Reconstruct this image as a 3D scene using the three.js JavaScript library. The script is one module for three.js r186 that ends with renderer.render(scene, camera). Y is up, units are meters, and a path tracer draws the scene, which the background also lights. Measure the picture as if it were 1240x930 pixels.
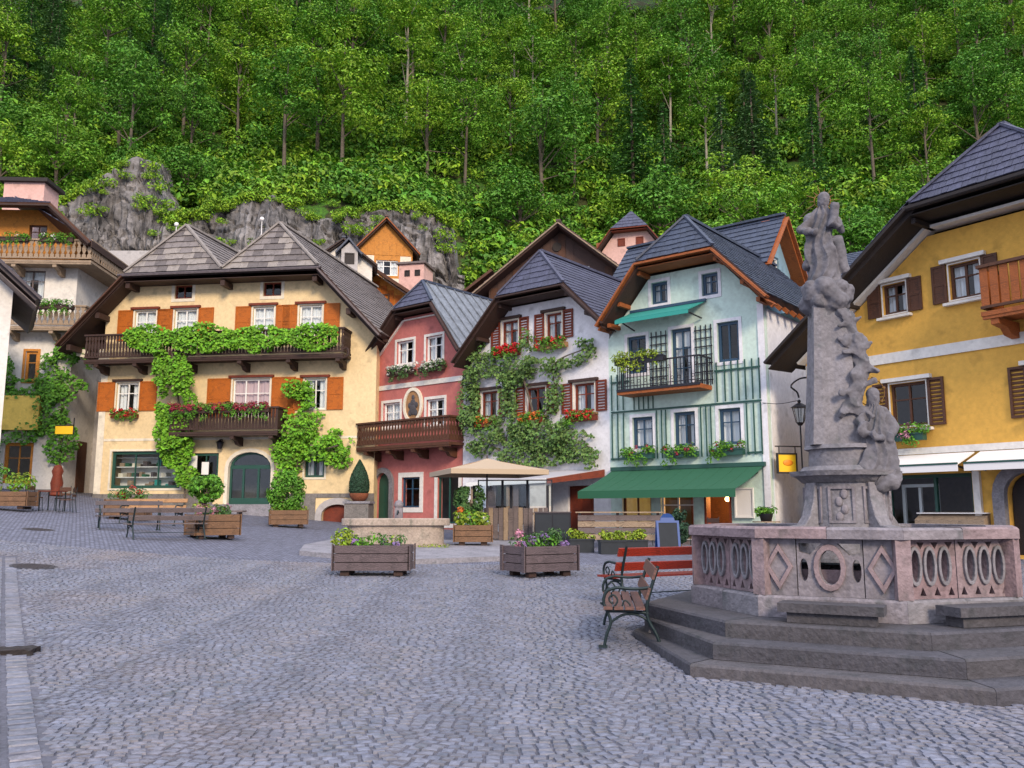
import * as THREE from 'three';
import { mergeGeometries } from 'three/addons/utils/BufferGeometryUtils.js';
import { MarchingCubes } from 'three/addons/objects/MarchingCubes.js';

// ---------------------------------------------------------------- camera, sky, sun, exposure
const scene = new THREE.Scene();
const camera = new THREE.PerspectiveCamera(47.8, 4 / 3, 0.1, 900);
camera.position.set(0, 1.6, 0);
camera.rotation.x = Math.atan(155 / 1050);
camera.updateMatrixWorld();
const renderer = new THREE.WebGLRenderer({ antialias: true });
renderer.setSize(1024, 768);
renderer.toneMapping = THREE.LinearToneMapping;
renderer.toneMappingExposure = 2.2;
renderer.shadowMap.enabled = true;
{ // bright thin overcast, slightly blue
  const w = 64, h = 32, a = new Float32Array(w * h * 4);
  for (let j = 0; j < h; j++) for (let i = 0; i < w; i++) {
    const e = Math.sin(((j + 0.5) / h - 0.5) * Math.PI), k = (j * w + i) * 4;
    const s = e > 0 ? 0.5 + 0.3 * e : 0.22;
    a[k] = s * 0.9; a[k + 1] = s * 0.97; a[k + 2] = s * 1.2; a[k + 3] = 1;
  }
  const t = new THREE.DataTexture(a, w, h, THREE.RGBAFormat, THREE.FloatType);
  t.mapping = THREE.EquirectangularReflectionMapping; t.magFilter = THREE.LinearFilter; t.needsUpdate = true;
  scene.background = t; scene.environment = t;
}
const sun = new THREE.DirectionalLight(0xffe9cc, 1.5);
sun.position.set(22, 36, 44); sun.target.position.set(0, 0, -25);
sun.castShadow = true; sun.shadow.radius = 28;
Object.assign(sun.shadow.camera, { left: -90, right: 90, top: 90, bottom: -90, near: 1, far: 260 });
sun.shadow.mapSize.set(4096, 4096);
scene.add(sun, sun.target);

// ---------------------------------------------------------------- helpers
let seed = 12345;
const R = () => { seed = (seed + 0x6D2B79F5) | 0; let t = Math.imul(seed ^ (seed >>> 15), 1 | seed); t = (t + Math.imul(t ^ (t >>> 7), 61 | t)) ^ t; return ((t ^ (t >>> 14)) >>> 0) / 4294967296; };
const rr = (a, b) => a + (b - a) * R();
const pick = (l) => l[Math.floor(R() * l.length) % l.length];
const V = (x, y, z) => new THREE.Vector3(x, y, z);
const PI = Math.PI, RAD = PI / 180;
const sp = (t, k) => k * Math.log1p(Math.exp(t / k));
const lerpT = (tab, x) => { if (x <= tab[0][0]) return tab[0][1]; for (let i = 1; i < tab.length; i++) if (x <= tab[i][0]) { const [a, b] = tab[i - 1], [c, d] = tab[i]; return b + (d - b) * (x - a) / (c - a); } return tab[tab.length - 1][1]; };
const hash = (x, y, z = 0) => { let h = Math.imul(x | 0, 374761393) ^ Math.imul(y | 0, 668265263) ^ Math.imul(z | 0, 2147483647 - 99); h = Math.imul(h ^ (h >>> 13), 1274126177); return ((h ^ (h >>> 16)) >>> 0) / 4294967296; };
const sm = (t) => t * t * (3 - 2 * t);
function noise3(x, y, z) {
  const i = Math.floor(x), j = Math.floor(y), k = Math.floor(z), u = sm(x - i), v = sm(y - j), w = sm(z - k); let s = 0;
  for (let c = 0; c < 8; c++) { const a = c & 1, b = (c >> 1) & 1, d = c >> 2; s += hash(i + a, j + b, k + d) * (a ? u : 1 - u) * (b ? v : 1 - v) * (d ? w : 1 - w); }
  return s * 2 - 1;
}
const fbm = (x, y, z, o = 4) => { let s = 0, a = 0.5; for (let i = 0; i < o; i++) { s += a * noise3(x, y, z); x *= 2.03; y *= 2.03; z *= 2.03; a *= 0.5; } return s; };
// periodic value noise for tiling textures
function pn(u, v, p, s) { const x = u * p, y = v * p, i = Math.floor(x), j = Math.floor(y), a = sm(x - i), b = sm(y - j), h = (m, n) => hash(((m % p) + p) % p, ((n % p) + p) % p, s); return (h(i, j) * (1 - a) + h(i + 1, j) * a) * (1 - b) + (h(i, j + 1) * (1 - a) + h(i + 1, j + 1) * a) * b; }
const pf = (u, v, p, s, o = 5) => { let t = 0, a = 0.5, n = 0; for (let i = 0; i < o; i++) { t += a * pn(u, v, p, s + i); n += a; p *= 2; a *= 0.55; } return t / n; };
function tex(size, metres, fn, srgb = true) {
  const d = new Uint8Array(size * size * 4);
  for (let j = 0; j < size; j++) for (let i = 0; i < size; i++) { const c = fn(i / size, j / size), k = (j * size + i) * 4; for (let q = 0; q < 3; q++) d[k + q] = Math.max(0, Math.min(255, 255 * (Array.isArray(c) ? c[q] : c))); d[k + 3] = 255; }
  const t = new THREE.DataTexture(d, size, size); t.wrapS = t.wrapT = THREE.RepeatWrapping; t.repeat.set(1 / metres, 1 / metres);
  t.magFilter = THREE.LinearFilter; t.minFilter = THREE.LinearMipmapLinearFilter; t.generateMipmaps = true; if (srgb) t.colorSpace = THREE.SRGBColorSpace; t.needsUpdate = true; return t;
}
const T = {};
T.plaster = tex(512, 3.7, (u, v) => { const a = pf(u, v, 4, 1), b = pf(u, v, 40, 9, 3), s = pf(u * 1, v, 9, 33, 4); const k = 0.86 + 0.13 * a + 0.1 * (b - 0.5) - (s > 0.62 ? (s - 0.62) * 0.5 : 0); return [k, k * 0.99, k * 0.97]; });
T.fine = tex(256, 0.6, (u, v) => pf(u, v, 16, 51, 4), false);
T.stone = tex(512, 1.7, (u, v) => { const a = pf(u, v, 5, 71), b = pf(u, v, 50, 77, 3), c = pf(u, v, 11, 83, 4); const k = 0.74 + 0.22 * a + 0.24 * (b - 0.5); const m = c > 0.6 ? (c - 0.6) * 1.3 : 0; return [k - m * 0.5, k - m * 0.42, k - m * 0.45]; });
T.wood = tex(512, 0.9, (u, v) => { const g = pf(u, v, 3, 91, 3), l = pn(u * 1, v, 64, 95), f = Math.sin((v * 22 + g * 7) * 2 * PI) * 0.5 + 0.5; const st = pf(u * 1, v, 6, 101, 4); const k = 0.72 + 0.16 * f + 0.14 * (l - 0.5) - 0.22 * (st > 0.55 ? st - 0.55 : 0) * 2; return [k, k * 0.97, k * 0.93]; });
T.rock = tex(512, 9, (u, v) => { const s = pf(u, v * 0.25 + 0.1, 24, 111, 4), a = pf(u, v, 5, 117, 6), c = pf(u, v, 28, 123, 5), st = pf(u, v * 0.125, 40, 129, 3); const k = 0.72 + 0.3 * (s - 0.5) + 0.5 * (a - 0.5) + 0.5 * (c - 0.5) - (st > 0.6 ? (st - 0.6) * 1.6 : 0); return [k * 1.0, k * 0.985, k * 0.99]; });
T.slate = tex(256, 1.3, (u, v) => { const a = pf(u, v, 6, 131), b = pf(u, v, 30, 137, 3); const k = 0.7 + 0.3 * a + 0.3 * (b - 0.5); return [k, k, k]; });
T.soil = tex(512, 7, (u, v) => { const a = pf(u, v, 5, 141), b = pf(u, v, 40, 149, 3); const k = 0.4 + 0.8 * a * b; return a > 0.5 ? [k * 0.75, k * 1.0, k * 0.35] : [k * 0.85, k * 0.75, k * 0.5]; });
T.sett = tex(512, 2.4, (u, v) => { // far paving only: rows too small to pick apart
  const n = 20, row = Math.floor(v * n), x = u * n + (row % 2) * 0.5, col = Math.floor(x), fx = x - col, fy = v * n - row;
  const e = Math.min(fx, 1 - fx, fy, 1 - fy), t = hash(((col % n) + n) % n, row, 7), g = pf(u, v, 30, 157, 3); const k = (e < 0.1 ? 0.55 : 0.74 + 0.24 * t) + 0.2 * (g - 0.5); return [k, k * 0.99, k]; });
function mat(hex, o = {}) {
  const m = new THREE.MeshPhysicalMaterial({ color: Array.isArray(hex) ? new THREE.Color().setRGB(...hex) : new THREE.Color(hex), roughness: o.r ?? 0.85, metalness: o.m ?? 0 });
  if (o.t) m.map = T[o.t]; if (o.b) { m.bumpMap = T[o.bt || 'fine']; m.bumpScale = o.b; }
  if (o.vc) m.vertexColors = true; if (o.tr) { m.transmission = o.tr; m.thickness = 0; }
  m.side = THREE.DoubleSide; return m;
}
const pl = (h) => mat(h, { t: 'plaster', b: 0.006, r: 0.95 });
const wd = (h, r = 0.7) => mat(h, { t: 'wood', b: 0.004, r });
const M = {
  cream: pl(0xf0d8ab), creamTrim: pl(0xefe7d6), red: pl(0xc4746f), white: pl(0xecedf6), mint: pl(0xd0e8e1), yellow: pl(0xe4b152), offwhite: pl(0xe9e6e2), greyPl: pl(0xb9b6b8), pinkPl: pl(0xe0b7b0), yellowPl: pl(0xf4d268),
  plinth: mat(0x8a8480, { t: 'stone', b: 0.012 }), stone: mat(0x918a90, { t: 'stone', b: 0.01 }), stoneDark: mat(0x565358, { t: 'stone', b: 0.012 }), stonePink: mat(0x9c888b, { t: 'stone', b: 0.01 }), stonePale: mat(0x8c888d, { t: 'stone', b: 0.01 }), statue: mat(0x77747a, { t: 'stone', b: 0.006, r: 0.9 }),
  trough: mat(0xb9a899, { t: 'stone', b: 0.012 }),
  orange: wd(0xd9770f), brown: wd(0x66402a), redBrown: wd(0x8f3d22), dark: wd(0x4a332c), darker: wd(0x2f2625), barn: wd(0x5b4038), honey: wd(0xeda03c), orangeWood: wd(0xb8682e), grey: wd(0x84797c), greyD: wd(0x625a62), planter: wd(0x8d6b4f), planterGrey: wd(0x6f6269), redSlat: wd(0xa8351f, 0.5), palewood: wd(0xb9a58f), tan: wd(0xc79a6b),
  slate: mat(0x50526a, { t: 'slate', r: 0.6, b: 0.01 }), slateBlue: mat(0x3c465c, { t: 'slate', r: 0.55, b: 0.008 }), shingle: mat(0x9a969a, { t: 'wood', r: 0.85, b: 0.006 }), shingle2: mat(0x7e7a7e, { t: 'wood', r: 0.85, b: 0.006 }), shingle3: mat(0xb0acac, { t: 'wood', r: 0.85, b: 0.006 }), metalRoof: mat(0x8f959d, { r: 0.4, m: 0.3, t: 'slate' }), roofBrown: mat(0x6f5a56, { t: 'slate', r: 0.8, b: 0.01 }),
  green: mat(0x1f4a40, { r: 0.5 }), greenAwn: mat(0x265c42, { r: 0.9, b: 0.002 }), teal: mat(0x2f8f85, { r: 0.85 }), navy: mat(0x24425a, { r: 0.5 }), iron: mat(0x1b2b2e, { r: 0.45, m: 0.3 }), ironB: mat(0x22222a, { r: 0.5, m: 0.3 }), frameW: mat(0xe8e6e2, { r: 0.6 }), blueBoard: mat(0x1d4585, { r: 0.5 }), chalk: mat(0x2a3038, { r: 0.8, t: 'plaster' }), bluePl: pl(0x7fa0b4),
  glass: new THREE.MeshPhysicalMaterial({ color: 0xeef4f6, roughness: 0.03, transmission: 1, thickness: 0, ior: 1.5, side: THREE.DoubleSide }),
  curtain: mat(0xe6e4e4, { r: 1, b: 0.004 }), curtainPink: mat(0xcfb0b2, { r: 1, b: 0.004 }), room: pl(0x9a9086), canvas: mat(0xb39f86, { r: 0.95, b: 0.002 }), canvasGrey: mat(0xb7b4b8, { r: 0.9, b: 0.002 }), canvasWhite: mat(0xe7e3e0, { r: 0.9, b: 0.002 }), signY: mat(0xf0c020, { r: 0.5 }), signO: mat(0xe88a20, { r: 0.5 }), gold: mat(0x7d5a2a, { r: 0.45, m: 0.6 }), pot: mat(0x9a5a3c, { t: 'stone' }),
  soil: mat(0x4a3a2c, { t: 'stone' }), hill: mat(0x6f8a3c, { t: 'soil', b: 0.15, bt: 'soil' }), rock: mat(0x95928f, { t: 'rock', b: 0.25, bt: 'rock' }), paveFar: mat([0.21, 0.222, 0.288], { t: 'sett', b: 0.012, bt: 'sett' }), bed: mat(0x6a6a76, { t: 'stone', b: 0.01 }), kerb: mat(0x9a979e, { t: 'stone', b: 0.012 }),
  bark: mat(0x6f6355, { t: 'stone', b: 0.02 }), barkPale: mat(0xa59c8a, { t: 'stone', b: 0.02 }), manhole: mat(0x4a4448, { r: 0.6, m: 0.4, t: 'stone' }), water: new THREE.MeshPhysicalMaterial({ color: 0x22302e, roughness: 0.05 }),
};
const leafM = (r, g, b) => mat([r, g, b], { r: 0.75, vc: true });
const L = { a: leafM(0.125, 0.285, 0.012), b: leafM(0.085, 0.235, 0.014), c: leafM(0.175, 0.33, 0.012), d: leafM(0.05, 0.15, 0.022), e: leafM(0.06, 0.14, 0.035), vine: leafM(0.13, 0.32, 0.012), pear: leafM(0.1, 0.185, 0.04), lime: leafM(0.2, 0.28, 0.015), red: leafM(0.55, 0.015, 0.02), wine: leafM(0.3, 0.03, 0.05), pink: leafM(0.45, 0.2, 0.28), white: leafM(0.6, 0.6, 0.55), violet: leafM(0.2, 0.12, 0.28), orange: leafM(0.6, 0.15, 0.02), dark: leafM(0.02, 0.06, 0.03) };

const used = new Set();
function numbered(n) { if (!used.has(n)) { used.add(n); return n; } let i = 1; while (used.has(n + '_' + String(i).padStart(3, '0'))) i++; n += '_' + String(i).padStart(3, '0'); used.add(n); return n; }
function thing(name, label, category, pos = [0, 0, 0], turn = 0, group, kind) {
  const o = new THREE.Group(); o.name = numbered(name); o.position.set(...pos); o.rotation.y = turn; o.userData = { label, category }; if (group) o.userData.group = group; if (kind) o.userData.kind = kind; scene.add(o); return o;
}
function fin(gs) { // merge, planar uv in metres by dominant axis
  gs = (Array.isArray(gs) ? gs : [gs]).flat(9).map((g) => { g = g.index ? g.toNonIndexed() : g; for (const k of Object.keys(g.attributes)) if (k !== 'position' && k !== 'normal') g.deleteAttribute(k); if (!g.attributes.normal) g.computeVertexNormals(); g.groups = []; return g; });
  const g = gs.length > 1 ? mergeGeometries(gs) : gs[0], p = g.attributes.position, n = g.attributes.normal, uv = new Float32Array(p.count * 2);
  for (let i = 0; i < p.count; i += 3) { let ax = 0, ay = 0, az = 0; for (let k = 0; k < 3; k++) { ax += Math.abs(n.getX(i + k)); ay += Math.abs(n.getY(i + k)); az += Math.abs(n.getZ(i + k)); }
    for (let k = 0; k < 3; k++) { const j = i + k, x = p.getX(j), y = p.getY(j), z = p.getZ(j); if (ay >= ax && ay >= az) { uv[2 * j] = x; uv[2 * j + 1] = z; } else if (ax > az) { uv[2 * j] = z + 0.37; uv[2 * j + 1] = y; } else { uv[2 * j] = x; uv[2 * j + 1] = y; } } }
  g.setAttribute('uv', new THREE.BufferAttribute(uv, 2)); return g;
}
function part(parent, name, g, m, label) {
  const o = new THREE.Mesh(Array.isArray(g) || !g.attributes.uv || !g._ok ? (() => { const q = fin(g); q._ok = true; return q; })() : g, m); o.name = name; o.castShadow = o.receiveShadow = true; if (parent._b !== undefined) o.position.y = -parent._b; if (label) o.userData.label = label; parent.add(o); return o;
}
function raw(parent, name, g, m) { const o = new THREE.Mesh(g, m); o.name = name; o.castShadow = o.receiveShadow = true; if (parent._b !== undefined) o.position.y = -parent._b; parent.add(o); return o; }
const bx = (x0, x1, y0, y1, z0, z1) => new THREE.BoxGeometry(Math.abs(x1 - x0), Math.abs(y1 - y0), Math.abs(z1 - z0)).translate((x0 + x1) / 2, (y0 + y1) / 2, (z0 + z1) / 2);
function beam(a, b, w, h, up = V(0, 1, 0)) { // box from a to b
  const d = b.clone().sub(a), l = d.length(), z = d.normalize(), x = up.clone().cross(z); if (x.lengthSq() < 1e-6) x.set(1, 0, 0); x.normalize(); const y = z.clone().cross(x);
  return new THREE.BoxGeometry(w, h, l).applyMatrix4(new THREE.Matrix4().makeBasis(x, y, z).setPosition(a.clone().add(b).multiplyScalar(0.5)));
}
const tube = (pts, r, n = 12, s = 6) => new THREE.TubeGeometry(new THREE.CatmullRomCurve3(pts), n, r, s, false);
const cyl = (r0, r1, h, x, y, z, s = 12) => new THREE.CylinderGeometry(r1, r0, h, s).translate(x, y + h / 2, z);
function taper(a, b, ra, rb, s = 6) { const d = b.clone().sub(a), l = d.length(); const g = new THREE.CylinderGeometry(rb, ra, l, s, 1, true).translate(0, l / 2, 0); return g.applyQuaternion(new THREE.Quaternion().setFromUnitVectors(V(0, 1, 0), d.normalize())).translate(a.x, a.y, a.z); }
function tri(list) { const g = new THREE.BufferGeometry(); g.setAttribute('position', new THREE.BufferAttribute(new Float32Array(list), 3)); g.computeVertexNormals(); return g; }
const quad = (a, b, c, d) => [...a.toArray(), ...b.toArray(), ...c.toArray(), ...a.toArray(), ...c.toArray(), ...d.toArray()];
function planeN(p) { const n = V(0, 0, 0); for (let i = 1; i + 1 < p.length; i++) n.add(p[i].clone().sub(p[0]).cross(p[i + 1].clone().sub(p[0]))); return n.normalize(); }
function slab(p, t) { // convex polygon p (counter-clockwise from outside), thickness inward
  const n = planeN(p), q = p.map((v) => v.clone().addScaledVector(n, -t)), o = [];
  for (let i = 1; i + 1 < p.length; i++) { o.push(...p[0].toArray(), ...p[i].toArray(), ...p[i + 1].toArray()); o.push(...q[0].toArray(), ...q[i + 1].toArray(), ...q[i].toArray()); }
  for (let i = 0; i < p.length; i++) { const j = (i + 1) % p.length; o.push(...quad(q[i], q[j], p[j], p[i])); } return tri(o);
}
function shingles(p, rowH, colW, t = 0.03, jit = 0.25) { // p[0]->p[1] is the eave; returns small wedge geometries
  const n = planeN(p), e1 = p[1].clone().sub(p[0]).normalize(), e2 = n.clone().cross(e1), P = p.map((v) => { const d = v.clone().sub(p[0]); return [d.dot(e1), d.dot(e2)]; });
  const top = Math.max(...P.map((q) => q[1])), span = (y) => { let a = 1e9, b = -1e9; for (let i = 0; i < P.length; i++) { const [x0, y0] = P[i], [x1, y1] = P[(i + 1) % P.length]; if ((y0 - y) * (y1 - y) <= 0 && Math.abs(y1 - y0) > 1e-6) { const x = x0 + (x1 - x0) * (y - y0) / (y1 - y0); a = Math.min(a, x); b = Math.max(b, x); } } return [a, b]; };
  const w = (x, y, h) => p[0].clone().addScaledVector(e1, x).addScaledVector(e2, y).addScaledVector(n, h), out = [];
  for (let y = 0.001, r = 0; y < top - 0.03; y += rowH, r++) {
    const y1 = Math.min(y + rowH * 1.12, top - 0.002), A = span(y), B = span(y1); let x = A[0] - (r % 2) * colW * 0.5 - R() * colW * 0.3;
    while (x < A[1]) { const cw = colW * (1 + (R() - 0.5) * jit * 2), a = Math.max(x, A[0]), b = Math.min(x + cw - 0.008, A[1]); x += cw; if (b - a < 0.02) continue;
      const a1 = Math.min(Math.max(a, B[0]), B[1]), b1 = Math.min(Math.max(b, B[0]), B[1]), th = t * (0.8 + 0.5 * R()), dy = -R() * 0.03;
      const p0 = w(a, y + dy, th + 0.012), p1 = w(b, y + dy, th + 0.012), p2 = w(b1, y1, 0.008), p3 = w(a1, y1, 0.008), q0 = w(a, y + dy, 0.002), q1 = w(b, y + dy, 0.002);
      out.push(tri([...quad(p0, p1, p2, p3), ...quad(q0, q1, p1, p0), ...q0.toArray(), ...p0.toArray(), ...p3.toArray(), ...q1.toArray(), ...p2.toArray(), ...p1.toArray()])); } }
  return out;
}
function shapeGeo(outline, holes, depth, bevel = 0) {
  const s = new THREE.Shape(outline.map(([x, y]) => new THREE.Vector2(x, y)));
  for (const h of holes) s.holes.push(h instanceof THREE.Path ? h : new THREE.Path(h.map(([x, y]) => new THREE.Vector2(x, y))));
  return new THREE.ExtrudeGeometry(s, { depth, bevelEnabled: bevel > 0, bevelSize: bevel, bevelThickness: bevel, bevelSegments: 1, curveSegments: 10 });
}
const archFrame = (x0, x1, y0, y1, rise, t) => { const o = archPts(x0 - t, x1 + t, y0, y1 + t, rise + t), i = archPts(x0, x1, y0, y1, rise); return [...o.slice(1), o[0], i[0], ...i.slice(2).reverse(), i[1]]; };
const rect = (x0, x1, y0, y1) => [[x0, y0], [x1, y0], [x1, y1], [x0, y1]];
function archPts(x0, x1, y0, y1, rise, n = 10) { const o = [[x0, y0], [x1, y0]]; for (let i = 0; i <= n; i++) { const a = PI * i / n; o.push([(x0 + x1) / 2 + Math.cos(a) * (x1 - x0) / 2, y1 - rise + Math.sin(a) * rise]); } return o; }
const ring = (x0, x1, y0, y1, t, z0, z1) => [bx(x0, x0 + t, y0, y1, z0, z1), bx(x1 - t, x1, y0, y1, z0, z1), bx(x0 + t, x1 - t, y1 - t, y1, z0, z1), bx(x0 + t, x1 - t, y0, y0 + t, z0, z1)];
// leaves: folded two-triangle blades, colour varies leaf by leaf
function leafGeo(pts, size, o = {}) {
  const n = pts.length, P = new Float32Array(n * 18), C = new Float32Array(n * 18), N = new Float32Array(n * 18), vr = o.v ?? 0.45, a = V(), b = V(), d = V(), e = V(), f = V();
  for (let i = 0; i < n; i++) {
    const [p, nn] = pts[i]; a.set(rr(-1, 1), rr(-1, 1), rr(-1, 1)).cross(nn).normalize(); b.copy(nn).cross(a);
    const s = size * rr(0.65, 1.3), w = s * (o.w ?? 0.55);
    const q = [p.clone().addScaledVector(a, -s / 2), p.clone().addScaledVector(b, w / 2).addScaledVector(nn, s * 0.14), p.clone().addScaledVector(a, s / 2).addScaledVector(nn, -s * 0.05), p.clone().addScaledVector(b, -w / 2).addScaledVector(nn, s * 0.14)];
    const k = 1 + (R() - 0.5) * 2 * vr, hy = 1 + (R() - 0.5) * (o.hue ?? 0.35); let m = i * 18;
    for (const t of [[0, 1, 2], [0, 2, 3]]) { d.copy(q[t[1]]).sub(q[t[0]]); e.copy(q[t[2]]).sub(q[t[0]]); f.copy(d).cross(e).normalize(); for (const v of t) { P[m] = q[v].x; P[m + 1] = q[v].y; P[m + 2] = q[v].z; N[m] = f.x; N[m + 1] = f.y; N[m + 2] = f.z; C[m] = k * hy; C[m + 1] = k; C[m + 2] = k; m += 3; } }
  }
  const g = new THREE.BufferGeometry(); g.setAttribute('position', new THREE.BufferAttribute(P, 3)); g.setAttribute('normal', new THREE.BufferAttribute(N, 3)); g.setAttribute('color', new THREE.BufferAttribute(C, 3)); return g;
}
const rdir = () => { const z = rr(-1, 1), a = rr(0, 2 * PI), s = Math.sqrt(1 - z * z); return V(s * Math.cos(a), z, s * Math.sin(a)); };
function clumpPts(c, rx, ry, rz, n, up = 0.5, out = []) { for (let i = 0; i < n; i++) { const d = rdir(), k = Math.cbrt(rr(0.25, 1)); out.push([V(c.x + d.x * rx * k, c.y + d.y * ry * k, c.z + d.z * rz * k), d.clone().add(V(rr(-0.6, 0.6), up + rr(-0.4, 0.6), rr(-0.6, 0.6))).normalize()]); } return out; }

// ---------------------------------------------------------------- ground, hill, rock
const Gh = (x, z) => 0.028 * sp(-z - 8, 2) + 0.093 * sp(-x - 6, 1.5);
const hillL = [[46, 2.2], [52, 5], [58, 9.5], [63, 19], [66, 24.5], [75, 33], [100, 58], [150, 109], [260, 225]], hillR = [[40, 1], [46, 3.5], [60, 14.5], [75, 27], [100, 52], [150, 105], [260, 225]];
function hillH(x, d) { const k = Math.min(1, Math.max(0, (x + 10) / 14)), s = sm(k); const base = lerpT(hillL, d) * (1 - s) + lerpT(hillR, d) * s; return base + fbm(x * 0.06, d * 0.06, 3.3) * Math.min(5, Math.max(0, (d - 55) * 0.2)) + 0.05 * x * Math.min(1, Math.max(0, (d - 60) / 40)); }
function sheet(x0, x1, nx, z0, z1, nz, f) { const P = [], I = []; for (let j = 0; j <= nz; j++) for (let i = 0; i <= nx; i++) { const x = x0 + (x1 - x0) * i / nx, z = z0 + (z1 - z0) * j / nz; P.push(x, f(x, z), z); } for (let j = 0; j < nz; j++) for (let i = 0; i < nx; i++) { const a = j * (nx + 1) + i, b = a + 1, c = a + nx + 1, d = c + 1; I.push(a, b, c, b, d, c); } const g = new THREE.BufferGeometry(); g.setAttribute('position', new THREE.BufferAttribute(new Float32Array(P), 3)); g.setIndex(I); g.computeVertexNormals(); return g; }
const setting = (name, label, cat, g, m, kind = 'structure') => { const o = part(scene, name, g, m); o.name = numbered(name); o.userData = { label, category: cat, kind }; return o; };
const ZF = -21.0; // individually laid setts reach to here, the sheet beyond carries them as texture
setting('ground', 'paved ground of the market square beyond the laid setts', 'ground', sheet(-70, 60, 130, -50, 16, 90, (x, z) => Gh(x, z) - (z > ZF ? 0.05 : 0.0)), M.paveFar);
const hillside = setting('hillside', 'steep wooded hillside rising behind the houses', 'hillside', sheet(-190, 190, 170, -250, -44, 110, (x, z) => hillH(x, -z) - 0.3), M.hill);
const CLIFF = [[-37, 22], [-35, 24.6], [-33, 25.6], [-31, 27.6], [-29.2, 29.0], [-28.2, 28.6], [-27.4, 26], [-26, 23.4], [-24, 23.8], [-22, 24.6], [-20, 25.4], [-18, 25.3], [-16.3, 24.6], [-15, 23.6], [-13, 23.8], [-11, 24.3], [-8, 24.5], [-6, 24.2], [-4.6, 23], [-4, 19]];
{ // grey cliff outcrops
  const prof = CLIFF;
  const nx = 340, ny = 90, P = [], I = [];
  for (let j = 0; j <= ny; j++) for (let i = 0; i <= nx; i++) {
    const x = -38 + 34.5 * i / nx, top = lerpT(prof, x) + fbm(x * 0.7, 1, 5) * 0.3, v = j / ny, y = 12 + (top - 12) * Math.min(1, v * 1.12), back = Math.max(0, v * 1.12 - 1) * 30;
    const ck = fbm(x * 0.55 + y * 0.12, y * 0.22, 31), ck2 = fbm(x * 0.3, y * 0.9 + x * 0.2, 37), bulge = -0.55 * Math.max(0, 1 - Math.abs(ck) * 16) - 0.4 * Math.max(0, 1 - Math.abs(ck2) * 18) + fbm(x * 0.16, y * 0.1, 8) * 2.0 + Math.abs(fbm(x * 0.5, y * 0.12, 2)) * 1.3 + fbm(x * 1.6, y * 0.3, 4, 3) * 0.4 + (0.35 - Math.abs(fbm(x * 2.1 + y * 0.4, y * 0.9, 9, 4))) * 0.35;
    P.push(x, y + (back > 0 ? back * 0.3 : 0), -(60.8 + (y - 12) * 0.24 + back) + bulge * (back > 0 ? 0.5 : 1));
  }
  for (let j = 0; j < ny; j++) for (let i = 0; i < nx; i++) { const a = j * (nx + 1) + i, b = a + 1, c = a + nx + 1; I.push(a, b, c, b, c + 1, c); }
  const g = new THREE.BufferGeometry(); g.setAttribute('position', new THREE.BufferAttribute(new Float32Array(P), 3)); g.setIndex(I); g.computeVertexNormals();
  setting('rock_cliff', 'bare grey limestone cliff above the cream house roof', 'cliff', g, M.rock);
  setting('retaining_wall', 'low pale retaining wall at the foot of the cliff', 'wall', bx(-33, -12, 16, 19.9, -59.9, -59.3), M.greyPl);
}
// ---------------------------------------------------------------- setts
const MC = { x: 4.12, z: -10.75, th: -0.49 };
const OCT_IN = [[0.17, 0.03, 0.84, 0.88], [0.1, 0.08, 0.9, 0.93], [0, 0, 1, 1]]; // bottom, middle, top step: set-off of the ring and how far its two corners by the benches are drawn in
const stepCorner = (Rr, i, s) => { i = ((i % 8) + 8) % 8; const a = (i - 0.5) * PI / 4, o = OCT_IN[s], k = i === 7 ? o[2] : i === 6 ? o[3] : 1, c = Math.cos(-MC.th), q = Math.sin(-MC.th); return [Math.sin(a) * Rr * k + o[0] * c + o[1] * q, Math.cos(a) * Rr * k - o[0] * q + o[1] * c]; };
const onSteps = (x, z) => { const dx = x - MC.x, dz = z - MC.z, c = Math.cos(-MC.th), q = Math.sin(-MC.th), lx = dx * c + dz * q, lz = -dx * q + dz * c; for (let i = 0; i < 8; i++) { const [ax, az] = stepCorner(3.33, i, 0), [bx_, bz] = stepCorner(3.33, i + 1, 0); if ((bx_ - ax) * (lz - az) - (bz - az) * (lx - ax) > 0) return false; } return true; };
const octD = (x, z) => { let m = -1e9; for (let i = 0; i < 8; i++) { const a = MC.th + i * PI / 4; m = Math.max(m, (x - MC.x) * Math.sin(a) + (z - MC.z) * Math.cos(a)); } return m; };
const OA = Math.cos(PI / 8);
const GUT = { a: V(-2.55, 0, -4.4), d: V(-6.2, 0, -10.6).normalize(), n: null }; GUT.n = V(-GUT.d.z, 0, GUT.d.x); // drainage channel direction and side
const gutS = (x, z) => [(x - GUT.a.x) * GUT.d.x + (z - GUT.a.z) * GUT.d.z, (x - GUT.a.x) * GUT.n.x + (z - GUT.a.z) * GUT.n.z];
const HOLES = [[-9.2, -17, 0.42], [-13.1, -24.3, 0.42]];
function settGeo(w, d, h, k) { // bevelled, slightly uneven block, top at y=0
  const j = () => rr(-0.006, 0.006) * k, b = 0.009 * k, T0 = [], B0 = [];
  for (const [sx, sz] of [[-1, 1], [1, 1], [1, -1], [-1, -1]]) { T0.push(V(sx * (w / 2 - b) + j(), rr(-0.004, 0.004), sz * (d / 2 - b) + j())); B0.push(V(sx * w / 2, -h, sz * d / 2)); }
  const mid = V(0, 0.006 * k, 0), o = []; for (let i = 0; i < 4; i++) { const q = (i + 1) % 4; o.push(...T0[i].toArray(), ...T0[q].toArray(), ...mid.toArray()); o.push(...quad(B0[i], B0[q], T0[q], T0[i])); } return tri(o);
}
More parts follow.
